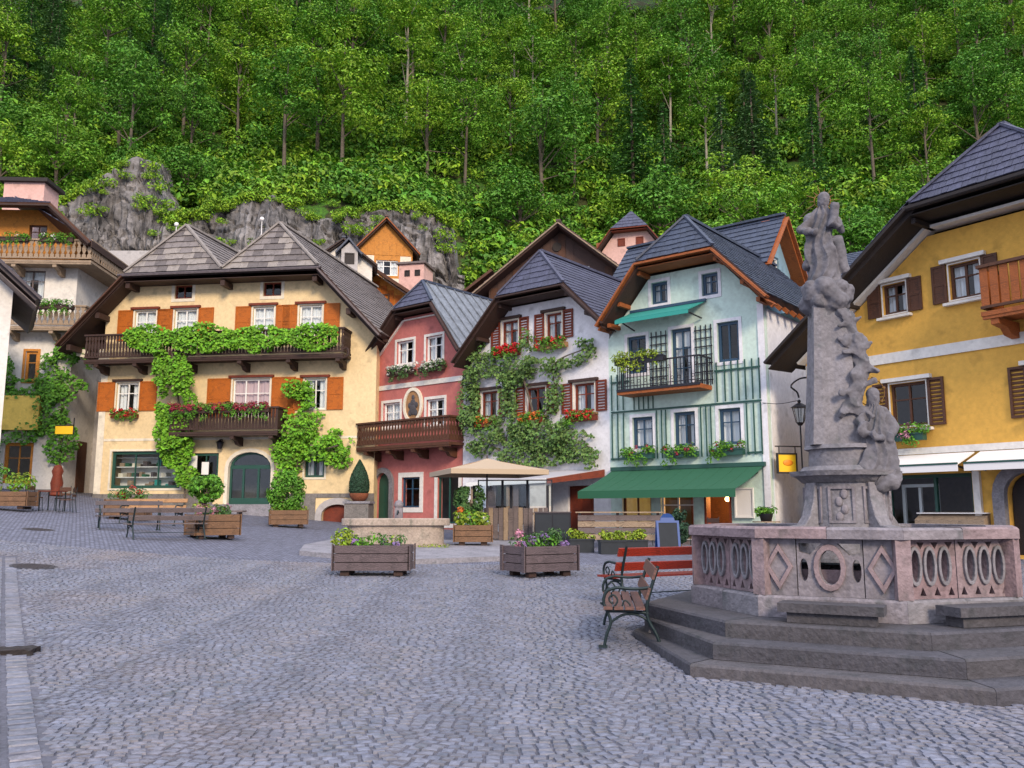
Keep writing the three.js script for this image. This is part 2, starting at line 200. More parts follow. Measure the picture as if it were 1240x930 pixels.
{
  const pave = thing('pavement', 'grey granite sett paving laid in arcs across the square', 'pavement', [0, 0, 0], 0, undefined, 'structure');
  const list = []; // x, z, w, d, yaw
  const row = 0.09, wid = 1.6;
  for (let r = 0; r < 260; r++) {
    const zr = -4.4 - r * row; if (zr < ZF - 0.4) break; const half = 0.64 * -zr + 1.3;
    let x = -half - R() * 0.1;
    while (x < half) {
      const w = rr(0.085, 0.12), xc = x + w / 2, c = Math.floor(xc / wid + 0.5) * wid, t = (xc - c) / (wid / 2), z = zr + 0.15 * (1 - t * t) + 0.05 * fbm(xc * 0.5, zr * 0.5, 1), sl = -0.15 * 2 * t / (wid / 2); x += w + 0.012 * Math.abs(sl) * 2;
      if (onSteps(xc, z)) continue; const [gs, gw] = gutS(xc, z); if (gs > -1 && gs < 16 && Math.abs(gw) < 0.37) continue;
      if (HOLES.some((h) => Math.hypot(xc - h[0], z - h[1]) < h[2] + 0.02)) continue; if (z < ZF) continue;
      list.push([xc, z, w * Math.sqrt(1 + sl * sl * 0.25) - 0.005, row - 0.006, -Math.atan(sl)]);
    }
  }
  for (let s = 0; s < 15.5; s += 0.17) for (let k = -1; k <= 1; k++) { const q = GUT.a.clone().addScaledVector(GUT.d, s + rr(-0.02, 0.02) + (k & 1) * 0.08).addScaledVector(GUT.n, k * 0.235); list.push([q.x, q.z, 0.212 + rr(-0.02, 0), 0.15 + rr(-0.014, 0), Math.atan2(GUT.d.x, GUT.d.z), 1]); }
  const vis = list.filter(([x, z]) => Math.abs(x) < 0.585 * -z && z < -5.35);
  vis.sort((a, b) => (b[1] - a[1])); const near = new Set(vis.slice(0, 300));
  const tones = [[0.21, 0.222, 0.288], [0.224, 0.234, 0.298], [0.198, 0.21, 0.274], [0.23, 0.234, 0.288], [0.214, 0.218, 0.266]];
  const sm5 = tones.map((c) => mat(c, { t: 'stone', b: 0.006, r: 0.52 })), proto = []; for (let i = 0; i < 6; i++) { const g = fin(settGeo(0.11, 0.106, 0.06, 1)); g._ok = true; proto.push(g); }
  const proB = []; for (let i = 0; i < 4; i++) { const g = fin(settGeo(0.216, 0.15, 0.06, 1.5)); g._ok = true; proB.push(g); }
  const nz = new THREE.Vector3(), P = [], C = []; let vn = 0; const tmp = [];
  const m4 = new THREE.Matrix4(), q4 = new THREE.Quaternion(), qy = new THREE.Quaternion(), e4 = new THREE.Euler();
  for (const it of list) {
    const [x, z, w, d, yaw, big] = it, ti = Math.floor(R() * 5), y = Gh(x, z) + rr(-0.004, 0.004), sx = (Gh(x + 0.1, z) - Gh(x - 0.1, z)) / 0.2, sz = (Gh(x, z + 0.1) - Gh(x, z - 0.1)) / 0.2;
    e4.set(-Math.atan(sz) + rr(-0.022, 0.022), 0, Math.atan(sx) + rr(-0.022, 0.022)); q4.setFromEuler(e4).multiply(qy.setFromAxisAngle(V(0, 1, 0), yaw)); const src = big ? pick(proB) : pick(proto), sc = V(w / (big ? 0.216 : 0.11), 1, d / (big ? 0.15 : 0.106));
    if (near.has(it)) { const o = raw(pave, 'cobblestone', src, sm5[ti]); o.position.set(x, y, z); o.quaternion.copy(q4); o.scale.copy(sc); continue; }
    m4.compose(V(x, y, z), q4, sc); const g = src.attributes.position; const c = tones[ti], kk = rr(0.9, 1.1), pt = fbm(x * 0.45, z * 0.45, 21), wr = 1 + 0.24 * Math.max(0, pt), wb = 1 - 0.2 * Math.max(0, pt);
    for (let i = 0; i < g.count; i++) { nz.fromBufferAttribute(g, i).applyMatrix4(m4); P.push(nz.x, nz.y, nz.z); C.push(c[0] * kk * wr, c[1] * kk, c[2] * kk * wb); }
  }
  const g = tri(P); const f = fin(g); f.setAttribute('color', new THREE.BufferAttribute(new Float32Array(C), 3)); const mm = mat([1, 1, 1], { t: 'stone', b: 0.006, r: 0.52, vc: true });
  const o = raw(pave, 'cobblestone_field', f, mm); o.userData.kind = 'stuff'; o.userData.label = 'smaller distant setts of the same paving';
  raw(pave, 'sand_bed', fin(sheet(-20, 20, 40, ZF, -3.6, 40, (x, z) => Gh(x, z) - 0.011)), M.bed);
  for (const [x, z, r] of HOLES) { const t = thing('manhole_cover', z > -20 ? 'large round iron manhole cover beside the drainage channel' : 'round iron manhole cover near the small café tables', 'manhole cover', [x, Gh(x, z), z], 0); t.rotation.set(0.028, 0, -0.092); part(t, 'lid', [cyl(r - 0.05, r - 0.055, 0.05, 0, -0.045, 0, 28), ...[-2, -1, 0, 1, 2].map((i) => bx(-0.28 + Math.abs(i) * 0.04, 0.28 - Math.abs(i) * 0.04, 0.004, 0.011, i * 0.12 - 0.02, i * 0.12 + 0.02))], M.manhole); const rg = new THREE.RingGeometry(r - 0.045, r, 32).rotateX(-PI / 2).translate(0, 0.004, 0); part(t, 'rim', rg, M.stoneDark); }
  // low kerbed platform round the water trough
  const pts = [[-5.5, -22.8], [-3.9, -21.8], [-2.33, -20.9], [-0.2, -21.9], [0.5, -24], [0.4, -28.2], [-5.6, -28.2], [-5.9, -25]];
  const pf2 = thing('trough_platform', 'low stone platform with a kerb under the water trough', 'platform', [-2.3, 0.33, -24], 0, undefined, 'structure');
  const loc = pts.map(([x, z]) => [x + 2.3, -(z + 24)]);
  part(pf2, 'paving', (() => { const g = shapeGeo(loc, [], 0.3).rotateX(-PI / 2), p = g.attributes.position; for (let i = 0; i < p.count; i++) p.setY(i, Gh(p.getX(i) - 2.3, p.getZ(i) - 24) - 0.33 + (p.getY(i) > 0.15 ? 0.12 : -0.2)); g.computeVertexNormals(); return g; })(), M.kerb);
}
// ---------------------------------------------------------------- houses
// local frame of a house: x along its facade, z out of the facade, heights are heights above the camera's ground
function house(name, label, x, z, deg, base, group) { const t = thing(name, label, 'house', [x, base, z], deg * RAD, group); t._b = base; return t; }
function wavy(x0, x1, y0, y1, z, n = 10, a = 0.03) { const g = new THREE.PlaneGeometry(x1 - x0, y1 - y0, n * 3, 1), p = g.attributes.position; for (let i = 0; i < p.count; i++) p.setZ(i, Math.sin(p.getX(i) * 34) * a + Math.sin(p.getX(i) * 13) * a); g.computeVertexNormals(); return g.translate((x0 + x1) / 2, (y0 + y1) / 2, z); }
function shutterGeo(x0, x1, y0, y1, z, slats) { const g = [...ring(x0, x1, y0, y1, 0.07, z, z + 0.05)]; if (slats) for (let y = y0 + 0.1; y < y1 - 0.1; y += 0.11) g.push(bx(x0 + 0.06, x1 - 0.06, 0, 0.075, -0.008, 0.008).rotateX(-0.6).translate(0, y + 0.02, z + 0.024)); else { const my = (y0 + y1) / 2; g.push(bx(x0 + 0.06, x1 - 0.06, y0 + 0.05, y1 - 0.05, z + 0.008, z + 0.03), bx(x0 + 0.06, x1 - 0.06, my - 0.05, my + 0.05, z + 0.01, z + 0.045)); } return g; }
/* w: {x0,x1,y0,y1, f frame, tr trim, sh shutter material, sw shutter width, si sill, li lintel, cu curtain ('full'|'side'|0), mv, mh bars} */
function windowIn(h, w, z = 0, nm = 'window') {
  const { x0, x1, y0, y1 } = w, ft = w.ft ?? 0.07, zi = z - 0.13, bars = [];
  const mv = w.mv ?? 1, mh = w.mh ?? 1; for (let i = 1; i <= mv; i++) { const x = x0 + (x1 - x0) * i / (mv + 1); bars.push(bx(x - 0.03, x + 0.03, y0 + ft, y1 - ft, zi - 0.02, zi + 0.03)); }
  for (let i = 1; i <= mh; i++) { const y = y0 + (y1 - y0) * (mh === 1 ? 0.62 : i / (mh + 1)); bars.push(bx(x0 + ft, x1 - ft, y - 0.02, y + 0.02, zi - 0.016, zi + 0.024)); }
  const win = part(h, nm, [...ring(x0 + 0.002, x1 - 0.002, y0 + 0.002, y1 - 0.002, ft, zi - 0.04, zi + 0.04), ...bars], w.f || M.frameW);
  part(win, 'pane', new THREE.PlaneGeometry(x1 - x0 - ft, y1 - y0 - ft).translate((x0 + x1) / 2, (y0 + y1) / 2, zi - 0.005), M.glass);
  const cm = w.cm || M.curtain, cw = (x1 - x0);
  if (w.cu === 'full') part(win, 'curtain', wavy(x0 + 0.03, x1 - 0.03, y0 + 0.04, y1, zi - 0.14), cm);
  else if (w.cu !== 0) { for (const [a, b] of [[x0 + 0.03, x0 + cw * 0.36], [x1 - cw * 0.36, x1 - 0.03]]) part(win, 'curtain', wavy(a, b, y0 + 0.04, y1, zi - 0.14), cm); if (R() < 0.5) part(win, 'curtain', wavy(x0 + 0.03, x1 - 0.03, y1 - (y1 - y0) * 0.3, y1, zi - 0.1), cm); }
  if (w.tr) { const t = w.tw ?? 0.13; part(win, 'trim', ring(x0 - t, x1 + t, y0 - t, y1 + t, t - 0.004, z - 0.05, z + 0.028), w.tr); }
  if (w.si) part(win, 'sill', bx(x0 - 0.16, x1 + 0.16, y0 - 0.1 - (w.tr ? 0.06 : 0), y0 - 0.025 - (w.tr ? 0.06 : 0), z - 0.06, z + 0.16), w.si);
  if (w.li) part(win, 'lintel', bx(x0 - 0.2, x1 + 0.2, y1 + 0.06, y1 + 0.17, z - 0.03, z + 0.14), w.li);
  if (w.sh) { const s = w.sw ?? (x1 - x0) * 0.55, g = 0.03 + (w.tr ? (w.tw ?? 0.13) : 0); if (w.sl !== 0) part(win, 'shutter', shutterGeo(x0 - g - s, x0 - g, y0 - 0.04, y1 + 0.05, z + 0.012, w.ss), w.sh); if (w.sr !== 0) part(win, 'shutter', shutterGeo(x1 + g, x1 + g + s, y0 - 0.04, y1 + 0.05, z + 0.012, w.ss), w.sh); }
  return win;
}
function body(h, o, wins, m) { // front wall with openings, then side and back walls; o: {pts outline, W, D, y0, yl, yr}
  const holes = wins.map((w) => w.arch ? archPts(w.x0, w.x1, w.y0, w.y1, w.arch) : rect(w.x0, w.x1, w.y0, w.y1));
  const wall = part(h, 'wall', [shapeGeo(o.pts, holes, 0.32).translate(0, 0, -0.32), bx(0, 0.3, o.y0, o.yl, -o.D, -0.321), bx(o.W - 0.3, o.W, o.y0, o.yr, -o.D, -0.321), shapeGeo(o.pts, [], 0.3).translate(0, 0, -o.D - 0.301)], m);
  if (o.floors) for (const y of o.floors) { const il = Math.max(0, y - o.yl) * (o.in ?? 1.1), ir = Math.max(0, y - o.yr) * (o.in ?? 1.1); part(wall, 'storey_floor', bx(0.31 + il * 1.3, o.W - 0.31 - ir * 1.3, y - 0.25, y, -o.D + 0.01, -0.33), M.room); }
  part(wall, 'inner_wall', bx(0.31, o.W - 0.31, o.y0 + 0.02, Math.min(o.yl, o.yr), -3.4, -3.3), M.room);
  for (const w of wins) if (!w.skip) windowIn(h, w);
  return wall;
}
// half-hipped roof; e = {xl,yl,xr,yr eaves, hl,hr,hy hip corners, px,py,pz peak, zf,zb front/back, th}
function halfHip(h, e, m, o = {}) {
  const th = e.th ?? 0.22, A = V(e.xl, e.yl, e.zf), A2 = V(e.xl, e.yl, e.zb), B = V(e.hl, e.hy, e.zf), Pk = V(e.px, e.py, e.pz), Pb = V(e.px, e.py, e.zb), C = V(e.hr, e.hy, e.zf), D = V(e.xr, e.yr, e.zf), D2 = V(e.xr, e.yr, e.zb);
  const left = [A2, A, B, Pk, Pb], right = [D, D2, Pb, Pk, C], hip = [B, C, Pk];
  const roof = part(h, 'roof', [slab(left, th), slab(right, th), slab(hip, th)], o.under || M.dark);
  const cover = (poly, sep) => { const s = shingles(poly, o.rowH ?? 0.3, o.colW ?? 0.28, o.t ?? 0.025); if (sep) for (const g of s) part(roof, 'shingle', g, pick(Array.isArray(m) ? m : [m])); else { const q = part(roof, 'shingle_covering', s, Array.isArray(m) ? m[0] : m); q.userData.kind = 'stuff'; } };
  cover(hip, o.sep); if (o.rightM) { const n = planeN(right), up = (v) => v.clone().addScaledVector(n, 0.05), dr = Pb.clone().sub(D2); part(roof, 'sheet_metal', slab(right.map(up), 0.045), o.rightM); for (let z = e.zf - 0.3; z > e.zb; z -= 0.62) { const t = z > e.pz ? 1 - (z - e.pz) / (e.zf - e.pz) * (e.hr - e.px) / (e.xr - e.px) : 1, p0 = V(e.xr, e.yr, z), p1 = V(e.xr + (e.px - e.xr) * t, e.yr + (e.py - e.yr) * t, z); part(roof, 'seam', beam(p0, p1, 0.04, 0.05).translate(n.x * 0.075, n.y * 0.075, 0), o.rightM); } } else cover(right, false); cover(left, false);
  const bw = o.bw ?? 0.24, bm = o.barge || M.dark, f = V(0, 0, 0.03), dn = V(0, -bw * 0.45, 0);
  for (const [p, q] of [[A, B], [B, C], [C, D]]) { part(roof, 'barge_board', beam(p.clone().add(f).add(dn), q.clone().add(f).add(dn), bw * 0.25, bw, V(0, 0, 1)).translate(0, 0, 0), bm); }
  if (o.purlin !== 0) for (const [px, py] of [[(A.x + B.x) / 2, (A.y + B.y) / 2], [B.x, B.y], [C.x, C.y], [(C.x + D.x) / 2, (C.y + D.y) / 2], ...(o.ends ? [[A.x + 0.4, A.y + 0.3], [D.x - 0.4, D.y + 0.3]] : [])]) part(roof, 'purlin', bx(px - 0.065, px + 0.065, py - th - 0.26, py - th - 0.11, -0.05, e.zf - 0.16), o.pm || bm);
  part(roof, 'soffit', [slab([A, B, B.clone().setZ(0.02), A.clone().setZ(0.02)].map((v) => v.clone().add(V(0, -th - 0.04, 0))), 0.03), slab([B, C, C.clone().setZ(0.02), B.clone().setZ(0.02)].map((v) => v.clone().add(V(0, -th - 0.04, 0))), 0.03), slab([C, D, D.clone().setZ(0.02), C.clone().setZ(0.02)].map((v) => v.clone().add(V(0, -th - 0.04, 0))), 0.03)], o.sm || bm);
  if (o.ridge) part(roof, 'ridge_board', [beam(Pk, Pb, 0.2, 0.1).translate(0, 0.06, 0), beam(B, Pk, 0.14, 0.07).translate(0, 0.06, 0), beam(C, Pk, 0.14, 0.07).translate(0, 0.06, 0)], o.ridge);
  if (o.rafters) for (let z = e.zf - 0.5; z > e.zb; z -= 0.65) { part(roof, 'rafter', beam(V(e.xr - 0.02, e.yr - th - 0.12, z), V(e.xr - 0.9, e.yr - th - 0.12 + 0.9 * (e.hy - e.yr) / (e.xr - e.hr), z), 0.11, 0.14), o.rafters); }
  return roof;
}
function balcony(h, x0, x1, y, dep, o = {}) { // y floor level; railing height rh
  const rh = o.rh ?? 1.0, z0 = 0.01, b = part(h, 'balcony', [bx(x0, x1, y - 0.12, y, z0, dep), bx(x0 + 0.02, x1 - 0.02, y - 0.2, y - 0.121, dep - 0.14, dep - 0.02)], o.m || M.dark);
  const m = o.m || M.dark;
  part(b, 'handrail', [bx(x0 - 0.03, x1 + 0.03, y + rh, y + rh + 0.08, dep - 0.1, dep + 0.04), bx(x0 - 0.03, x0 + 0.07, y + rh, y + rh + 0.08, z0, dep - 0.101), bx(x1 - 0.07, x1 + 0.03, y + rh, y + rh + 0.08, z0, dep - 0.101), bx(x0, x1, y + 0.08, y + 0.15, dep - 0.07, dep), bx(x0, x0 + 0.06, y + 0.08, y + 0.15, z0, dep - 0.071), bx(x1 - 0.06, x1, y + 0.08, y + 0.15, z0, dep - 0.071)], o.rm || m);
  const pitch = o.pitch ?? 0.2, bw = o.bw ?? 0.13, n = Math.round((x1 - x0) / pitch), prof = o.turned ? () => [[-0.5, 0], [0.5, 0], [0.5, 0.16], [0.2, 0.24], [0.5, 0.42], [0.5, 0.58], [0.2, 0.76], [0.5, 0.84], [0.5, 1], [-0.5, 1], [-0.5, 0.84], [-0.2, 0.76], [-0.5, 0.58], [-0.5, 0.42], [-0.2, 0.24], [-0.5, 0.16]] : () => rect(-0.5, 0.5, 0, 1);
  const hgt = rh - 0.15, bg = shapeGeo(prof().map(([a, c]) => [a * bw, c * hgt]), [], 0.035), one = fin(bg); one._ok = true;
  for (let i = 0; i < n; i++) { const o2 = raw(b, 'baluster', one, o.bm || m); o2.position.set(x0 + (x1 - x0) * (i + 0.5) / n, y + 0.151, dep - 0.055); }
  const ns = Math.round(dep / pitch); for (const xs of [x0 + 0.02, x1 - 0.055]) for (let i = 0; i < ns; i++) { const o2 = raw(b, 'baluster', one, o.bm || m); o2.rotation.y = PI / 2; o2.position.set(xs, y + 0.151, z0 + (dep - 0.08) * (i + 0.5) / ns); }
  for (const x of o.br || [x0 + 0.3, (x0 + x1) / 2, x1 - 0.3]) part(b, 'bracket', shapeGeo([[0, 0], [dep * 0.95, 0], [dep * 0.95, -0.14], [dep * 0.55, -0.2], [dep * 0.4, -0.36], [0, -0.42]], [], 0.2).rotateY(-PI / 2).translate(x + 0.1, y - 0.205, 0), m);
  return b;
}
function flowerBox(h, label, x0, x1, y, z, fm, o = {}) { // hangs under a window: a thing of its own, in the house frame
  const t = thing('flower_box', label, 'flower box', [0, 0, 0], h.rotation.y, 'flower boxes on the house fronts'); const p = V((x0 + x1) / 2, y, z).applyAxisAngle(V(0, 1, 0), h.rotation.y); t.position.set(h.position.x + p.x, y, h.position.z + p.z);
  const w = (x1 - x0) / 2; part(t, 'box', [bx(-w, w, 0, 0.2, -0.11, 0.11), bx(-w - 0.02, w + 0.02, 0.17, 0.215, 0.111, 0.13)], o.m || M.dark);
  const pts = []; const n = Math.round(w * 2 / 0.1); for (let i = 0; i < n; i++) clumpPts(V(rr(-w, w), rr(0.2, 0.38), rr(-0.08, 0.16)), 0.19, 0.17, 0.18, 34, 0.4, pts); raw(t, 'leaves', leafGeo(pts, 0.1), o.lm || L.b);
  const hang = []; for (let i = 0; i < n * 0.7; i++) clumpPts(V(rr(-w, w), rr(-(o.hg ?? 0.12), 0.14), 0.19), 0.12, 0.13, 0.07, 16, 0.2, hang); if (hang.length) raw(t, 'trailing_leaves', leafGeo(hang, 0.1), o.lm || L.b);
  if (fm) { const fl = []; for (let i = 0; i < n * (o.fd ?? 1.4); i++) clumpPts(V(rr(-w, w), rr(0.12, 0.46), rr(0.0, 0.24)), 0.1, 0.08, 0.08, 14, 0.3, fl); raw(t, 'blossoms', leafGeo(fl, 0.075, { w: 0.9, v: 0.3, hue: 0.2 }), fm); }
  return t;
}
function vineOn(h, name, label, cl, size, dens, m, depth, stems, thin) { // clusters [x,y,rx,ry] on the facade of h
  const t = thing(name, label, 'vine', [h.position.x, h._b, h.position.z], h.rotation.y), pts = []; t._b = h._b;
  for (const [x, y, rx, ry, zz] of cl) { const n = Math.round(rx * ry * dens); for (let i = 0; i < n; i++) { const a = rr(0, 2 * PI), k = Math.sqrt(R()), e = 1 + 0.3 * fbm(Math.cos(a) * 2 + x, Math.sin(a) * 2 + y, 2); const px = x + Math.cos(a) * rx * k * e, py = y + Math.sin(a) * ry * k * e; if (fbm(px * 1.9, py * 1.9, 7) < (thin ?? -0.3)) continue; const z = (zz ?? 0.06) + depth * R() * (0.5 + 0.9 * Math.max(0, 0.5 + fbm(px * 1.3, py * 1.3, 4))); pts.push([V(px, py, z), V(rr(-0.5, 0.5), rr(-0.1, 0.9), rr(0.3, 1)).normalize()]); } }
  raw(t, 'leaves', leafGeo(pts, size, { w: 0.8 }), m);
  if (stems) part(t, 'stem', stems.map((s) => tube(s.map((p) => V(...p)), s.r || 0.05, 14, 5)), M.bark); return t;
}
const doorPanel = (h, x0, x1, y0, y1, z, m, arch) => { const d = part(h, 'door', arch ? shapeGeo(archPts(x0, x1, y0, y1, arch), [], 0.06).translate(0, 0, z - 0.06) : bx(x0, x1, y0, y1, z - 0.06, z), m); const w = x1 - x0; part(d, 'panel', [bx(x0 + w * 0.15, x0 + w * 0.45, y0 + 0.2, y0 + 0.9, z, z + 0.02), bx(x0 + w * 0.55, x0 + w * 0.85, y0 + 0.2, y0 + 0.9, z, z + 0.02), bx(x0 + w * 0.15, x0 + w * 0.45, y0 + 1.0, y1 - (arch || 0) - 0.1, z, z + 0.02), bx(x0 + w * 0.55, x0 + w * 0.85, y0 + 1.0, y1 - (arch || 0) - 0.1, z, z + 0.02)], m); part(d, 'handle', new THREE.SphereGeometry(0.04, 8, 6).translate(x0 + w * 0.9, y0 + 1.0, z + 0.05), M.gold); return d; };

// --- cream house with the double gable
let creamH;
{
  const h = creamH = house('cream_house', 'cream double-gabled house with orange shutters and a leafy vine balcony', -20.2, -42.2, -8, 0.9);
  const sh = M.orange, f = M.frameW, wins = [];
  for (const [a, b] of [[1.55, 2.66], [3.64, 4.8], [7.71, 8.78], [10.06, 11.2]]) wins.push({ x0: a, x1: b, y0: 10.0, y1: 11.45, f, sh, sw: 0.78, cu: 'full', li: M.redBrown, tr: M.creamTrim, tw: 0.08 });
  wins.push({ x0: 0.83, x1: 1.98, y0: 6.5, y1: 7.86, f, sh, sw: 0.88, cu: 'side', li: M.dark, tr: M.creamTrim, tw: 0.06 }, { x0: 6.85, x1: 8.72, y0: 6.1, y1: 7.92, f, sh, sw: 1.18, cu: 'full', cm: M.curtainPink, mv: 2, li: M.redBrown, tr: M.creamTrim, tw: 0.08 }, { x0: 10.45, x1: 11.5, y0: 6.4, y1: 7.86, f, sh, sw: 0.78, cu: 'side', li: M.redBrown, tr: M.creamTrim, tw: 0.06 });
  wins.push({ x0: 3.58, x1: 4.5, y0: 12.0, y1: 12.68, f: M.redBrown, cu: 0, tr: M.creamTrim, tw: 0.16, mh: 0 }, { x0: 8.18, x1: 9.1, y0: 11.97, y1: 12.66, f: M.redBrown, cu: 0, tr: M.creamTrim, tw: 0.16, mh: 0 });
  wins.push({ x0: 0.8, x1: 4.4, y0: 2.72, y1: 4.5, f: M.green, ft: 0.14, mv: 2, mh: 0, cu: 0, tr: M.creamTrim, tw: 0.1 }, { x0: 4.95, x1: 6.3, y0: 2.72, y1: 4.38, f: M.green, ft: 0.12, mv: 1, mh: 0, cu: 0 }, { x0: 10.6, x1: 11.55, y0: 3.2, y1: 4.62, f: M.green, ft: 0.1, cu: 'side', tr: M.creamTrim, tw: 0.1 });
  wins.push({ x0: 6.8, x1: 8.95, y0: 1.75, y1: 4.42, arch: 0.75, skip: 1 }, { x0: 11.5, x1: 13.05, y0: 1.0, y1: 1.95, arch: 0.5, skip: 1 });
  const wall = body(h, { pts: [[0, 0.9], [13.95, 0.9], [13.95, 9.85], [11.15, 12.82], [1.3, 12.82], [0, 11.4]], W: 13.95, D: 12, y0: 0.9, yl: 11.2, yr: 9.8, floors: [5.0, 8.6, 11.7] }, wins, M.cream);
  // shop door, cellar hatch, plinth, bands
  const d = part(h, 'door', [...ring(6.82, 8.93, 1.95, 3.72, 0.1, -0.26, -0.18), bx(7.45, 7.55, 2.05, 3.62, -0.26, -0.18), bx(8.2, 8.3, 2.05, 3.62, -0.26, -0.18), bx(6.92, 8.83, 2.05, 2.25, -0.25, -0.19), shapeGeo(archPts(6.82, 8.93, 3.7, 4.41, 0.72), [archPts(6.95, 8.8, 3.8, 4.3, 0.55)], 0.08).translate(0, 0, -0.262)], M.green);
  part(d, 'pane', bx(6.9, 8.85, 2.2, 3.65, -0.225, -0.219), M.glass); part(d, 'pane', shapeGeo(archPts(6.93, 8.82, 3.78, 4.32, 0.57), [], 0.006).translate(0, 0, -0.225), M.glass);
  part(d, 'surround', shapeGeo(archFrame(6.81, 8.94, 1.8, 4.41, 0.74, 0.18), [], 0.3).translate(0, 0, -0.27), M.creamTrim);
  part(d, 'threshold', [bx(6.4, 9.4, 1.6, 1.95, 0.03, 0.7), bx(6.2, 9.6, 1.4, 1.78, 0.71, 1.1)], M.kerb);
  const cd = part(h, 'cellar_hatch', shapeGeo(archPts(11.52, 13.03, 1.0, 1.93, 0.48), [], 0.05).translate(0, 0, -0.2), M.redBrown); part(cd, 'surround', shapeGeo(archFrame(11.5, 13.05, 0.95, 1.95, 0.5, 0.3), [], 0.1).translate(0, 0, 0.002), M.greyPl);
  for (const [a, b, c] of [[-0.04, 6.1, 0.9], [9.7, 11.18, 0.9], [13.37, 13.99, 0.9], [11.182, 13.368, 2.26]]) part(h, 'plinth', bx(a, b, c, 2.45, 0.002, 0.05), M.plinth);
  part(h, 'corner_band', [bx(-0.03, 0.32, 2.46, 9.4, 0.003, 0.03)], M.creamTrim); part(h, 'string_course', bx(0.33, 13.9, 5.0, 5.12, 0.004, 0.02), M.creamTrim);
  part(h, 'corner_corbel', shapeGeo([[0, 8.2], [0, 9.6], [-1.5, 9.6], [-1.5, 9.3], [-0.6, 9.05], [-0.15, 8.6]], [], 0.5).translate(-0.01, 0, -0.55), M.creamTrim);
  const bal = balcony(h, -0.3, 12.7, 8.85, 1.1, { m: M.dark, pitch: 0.16, bw: 0.12, turned: 1, rh: 1.15, br: [0.3, 2.3, 4.9, 7.6, 10.0, 12.4] }); part(bal, 'corner_scroll', tube([V(12.5, 8.6, 1.0), V(12.9, 8.75, 1.05), V(12.85, 9.1, 1.05), V(12.6, 9.0, 1.05)], 0.06, 10, 5), M.dark);
  balcony(h, 4.3, 9.65, 5.3, 1.1, { m: M.dark, pitch: 0.16, bw: 0.13, rh: 1.05, br: [4.6, 7.4, 9.3] });
  // double half-hipped shingle roof: two ridges with a valley between
  const zf = 1.0, zb = -12.6, sk = 1.1, th = 0.24, A = V(-1.8, 9.75, zf), A2 = V(-1.8 + sk, 9.75, zb), B = V(1.44, 13.1, zf), P1 = V(4.0, 15.7, 0), P1b = V(4.0 + sk, 15.7, zb), Vf = V(6.5, 13.12, zf), Vb = V(6.5 + sk, 13.12, zb), P2 = V(8.88, 15.6, 0), P2b = V(8.88 + sk, 15.6, zb), C = V(11.3, 13.1, zf), D = V(14.4, 9.8, zf), D2 = V(14.4 + sk, 9.8, zb);
  const roof = part(h, 'roof', [slab([A2, A, B, P1, P1b], th), slab([Vf, Vb, P1b, P1], th), slab([Vb, Vf, P2, P2b], th), slab([D, D2, P2b, P2, C], th), slab([B, Vf, P1], th), slab([Vf, C, P2], th)], M.dark);
  const sm3 = [M.shingle, M.shingle2, M.shingle3]; for (const hp of [[B, Vf, P1], [Vf, C, P2]]) for (const g of shingles(hp, 0.36, 0.5, 0.05)) part(roof, 'shingle', g, pick(sm3));
  for (const pp of [[D, D2, P2b, P2, C], [A2, A, B, P1, P1b], [Vf, Vb, P1b, P1], [Vb, Vf, P2, P2b]]) part(roof, 'shingle_covering', shingles(pp, 0.36, 0.5, 0.04), M.shingle).userData.kind = 'stuff';
  for (const [p, q] of [[A, B], [B, C], [C, D]]) part(roof, 'barge_board', beam(p.clone().add(V(0, -0.16, 0.04)), q.clone().add(V(0, -0.16, 0.04)), 0.07, 0.34, V(0, 0, 1)), p === B ? M.greyD : p === C ? M.grey : M.brown);
  part(roof, 'gutter', tube([V(1.2, 12.98, 1.14), V(6, 12.98, 1.14), V(11.5, 12.98, 1.14)], 0.07, 8, 6), M.greyD);
  part(roof, 'hip_board', [[B, P1], [Vf, P1], [Vf, P2], [C, P2]].map(([p, q]) => beam(p, q, 0.2, 0.08).translate(0, 0.08, 0.03)), M.shingle3); part(roof, 'ridge_board', [beam(P1, P1b, 0.3, 0.1).translate(0, 0.07, 0), beam(P2, P2b, 0.3, 0.1).translate(0, 0.07, 0)], M.shingle3);
  const dn = V(0, -th - 0.16, 0); part(roof, 'soffit', [[A, B], [B, C], [C, D]].map(([p, q]) => slab([p, q, q.clone().setZ(0.02), p.clone().setZ(0.02)].map((v) => v.clone().add(dn)), 0.03)), M.dark);
  for (const [x, y] of [[-1.3, 9.75], [0.1, 11.3], [1.6, 12.75], [6.5, 12.7], [11.1, 12.75], [12.8, 11.1]]) part(roof, 'purlin', bx(x - 0.11, x + 0.11, y - 0.35, y - 0.08, -0.02, 0.9), M.dark);
  { const sd = thing('display_shelf', 'white shelves of goods behind the green framed shop window', 'shelf', [h.position.x, h._b, h.position.z], h.rotation.y); sd._b = h._b; part(sd, 'back_panel', bx(0.7, 4.6, 2.6, 4.6, -1.06, -1.0), M.frameW); for (const y of [2.75, 3.25, 3.75, 4.2]) part(sd, 'shelf_board', bx(0.75, 4.5, y, y + 0.04, -0.99, -0.5), M.frameW); for (let i = 0; i < 34; i++) { const x = rr(0.85, 4.35), y = pick([2.79, 3.29, 3.79]), w = rr(0.06, 0.14), hh = rr(0.12, 0.36); part(sd, 'goods', bx(x - w, x + w, y + 0.001, y + hh, -0.85 - R() * 0.1, -0.6 + R() * 0.08), pick([M.darker, M.greenAwn, M.palewood, M.greyD, M.teal, M.creamTrim])); } }
  flowerBox(h, 'red geranium box under the small shuttered window of the cream house', 0.75, 2.1, 6.1, 0.16, L.red, { m: M.redBrown });
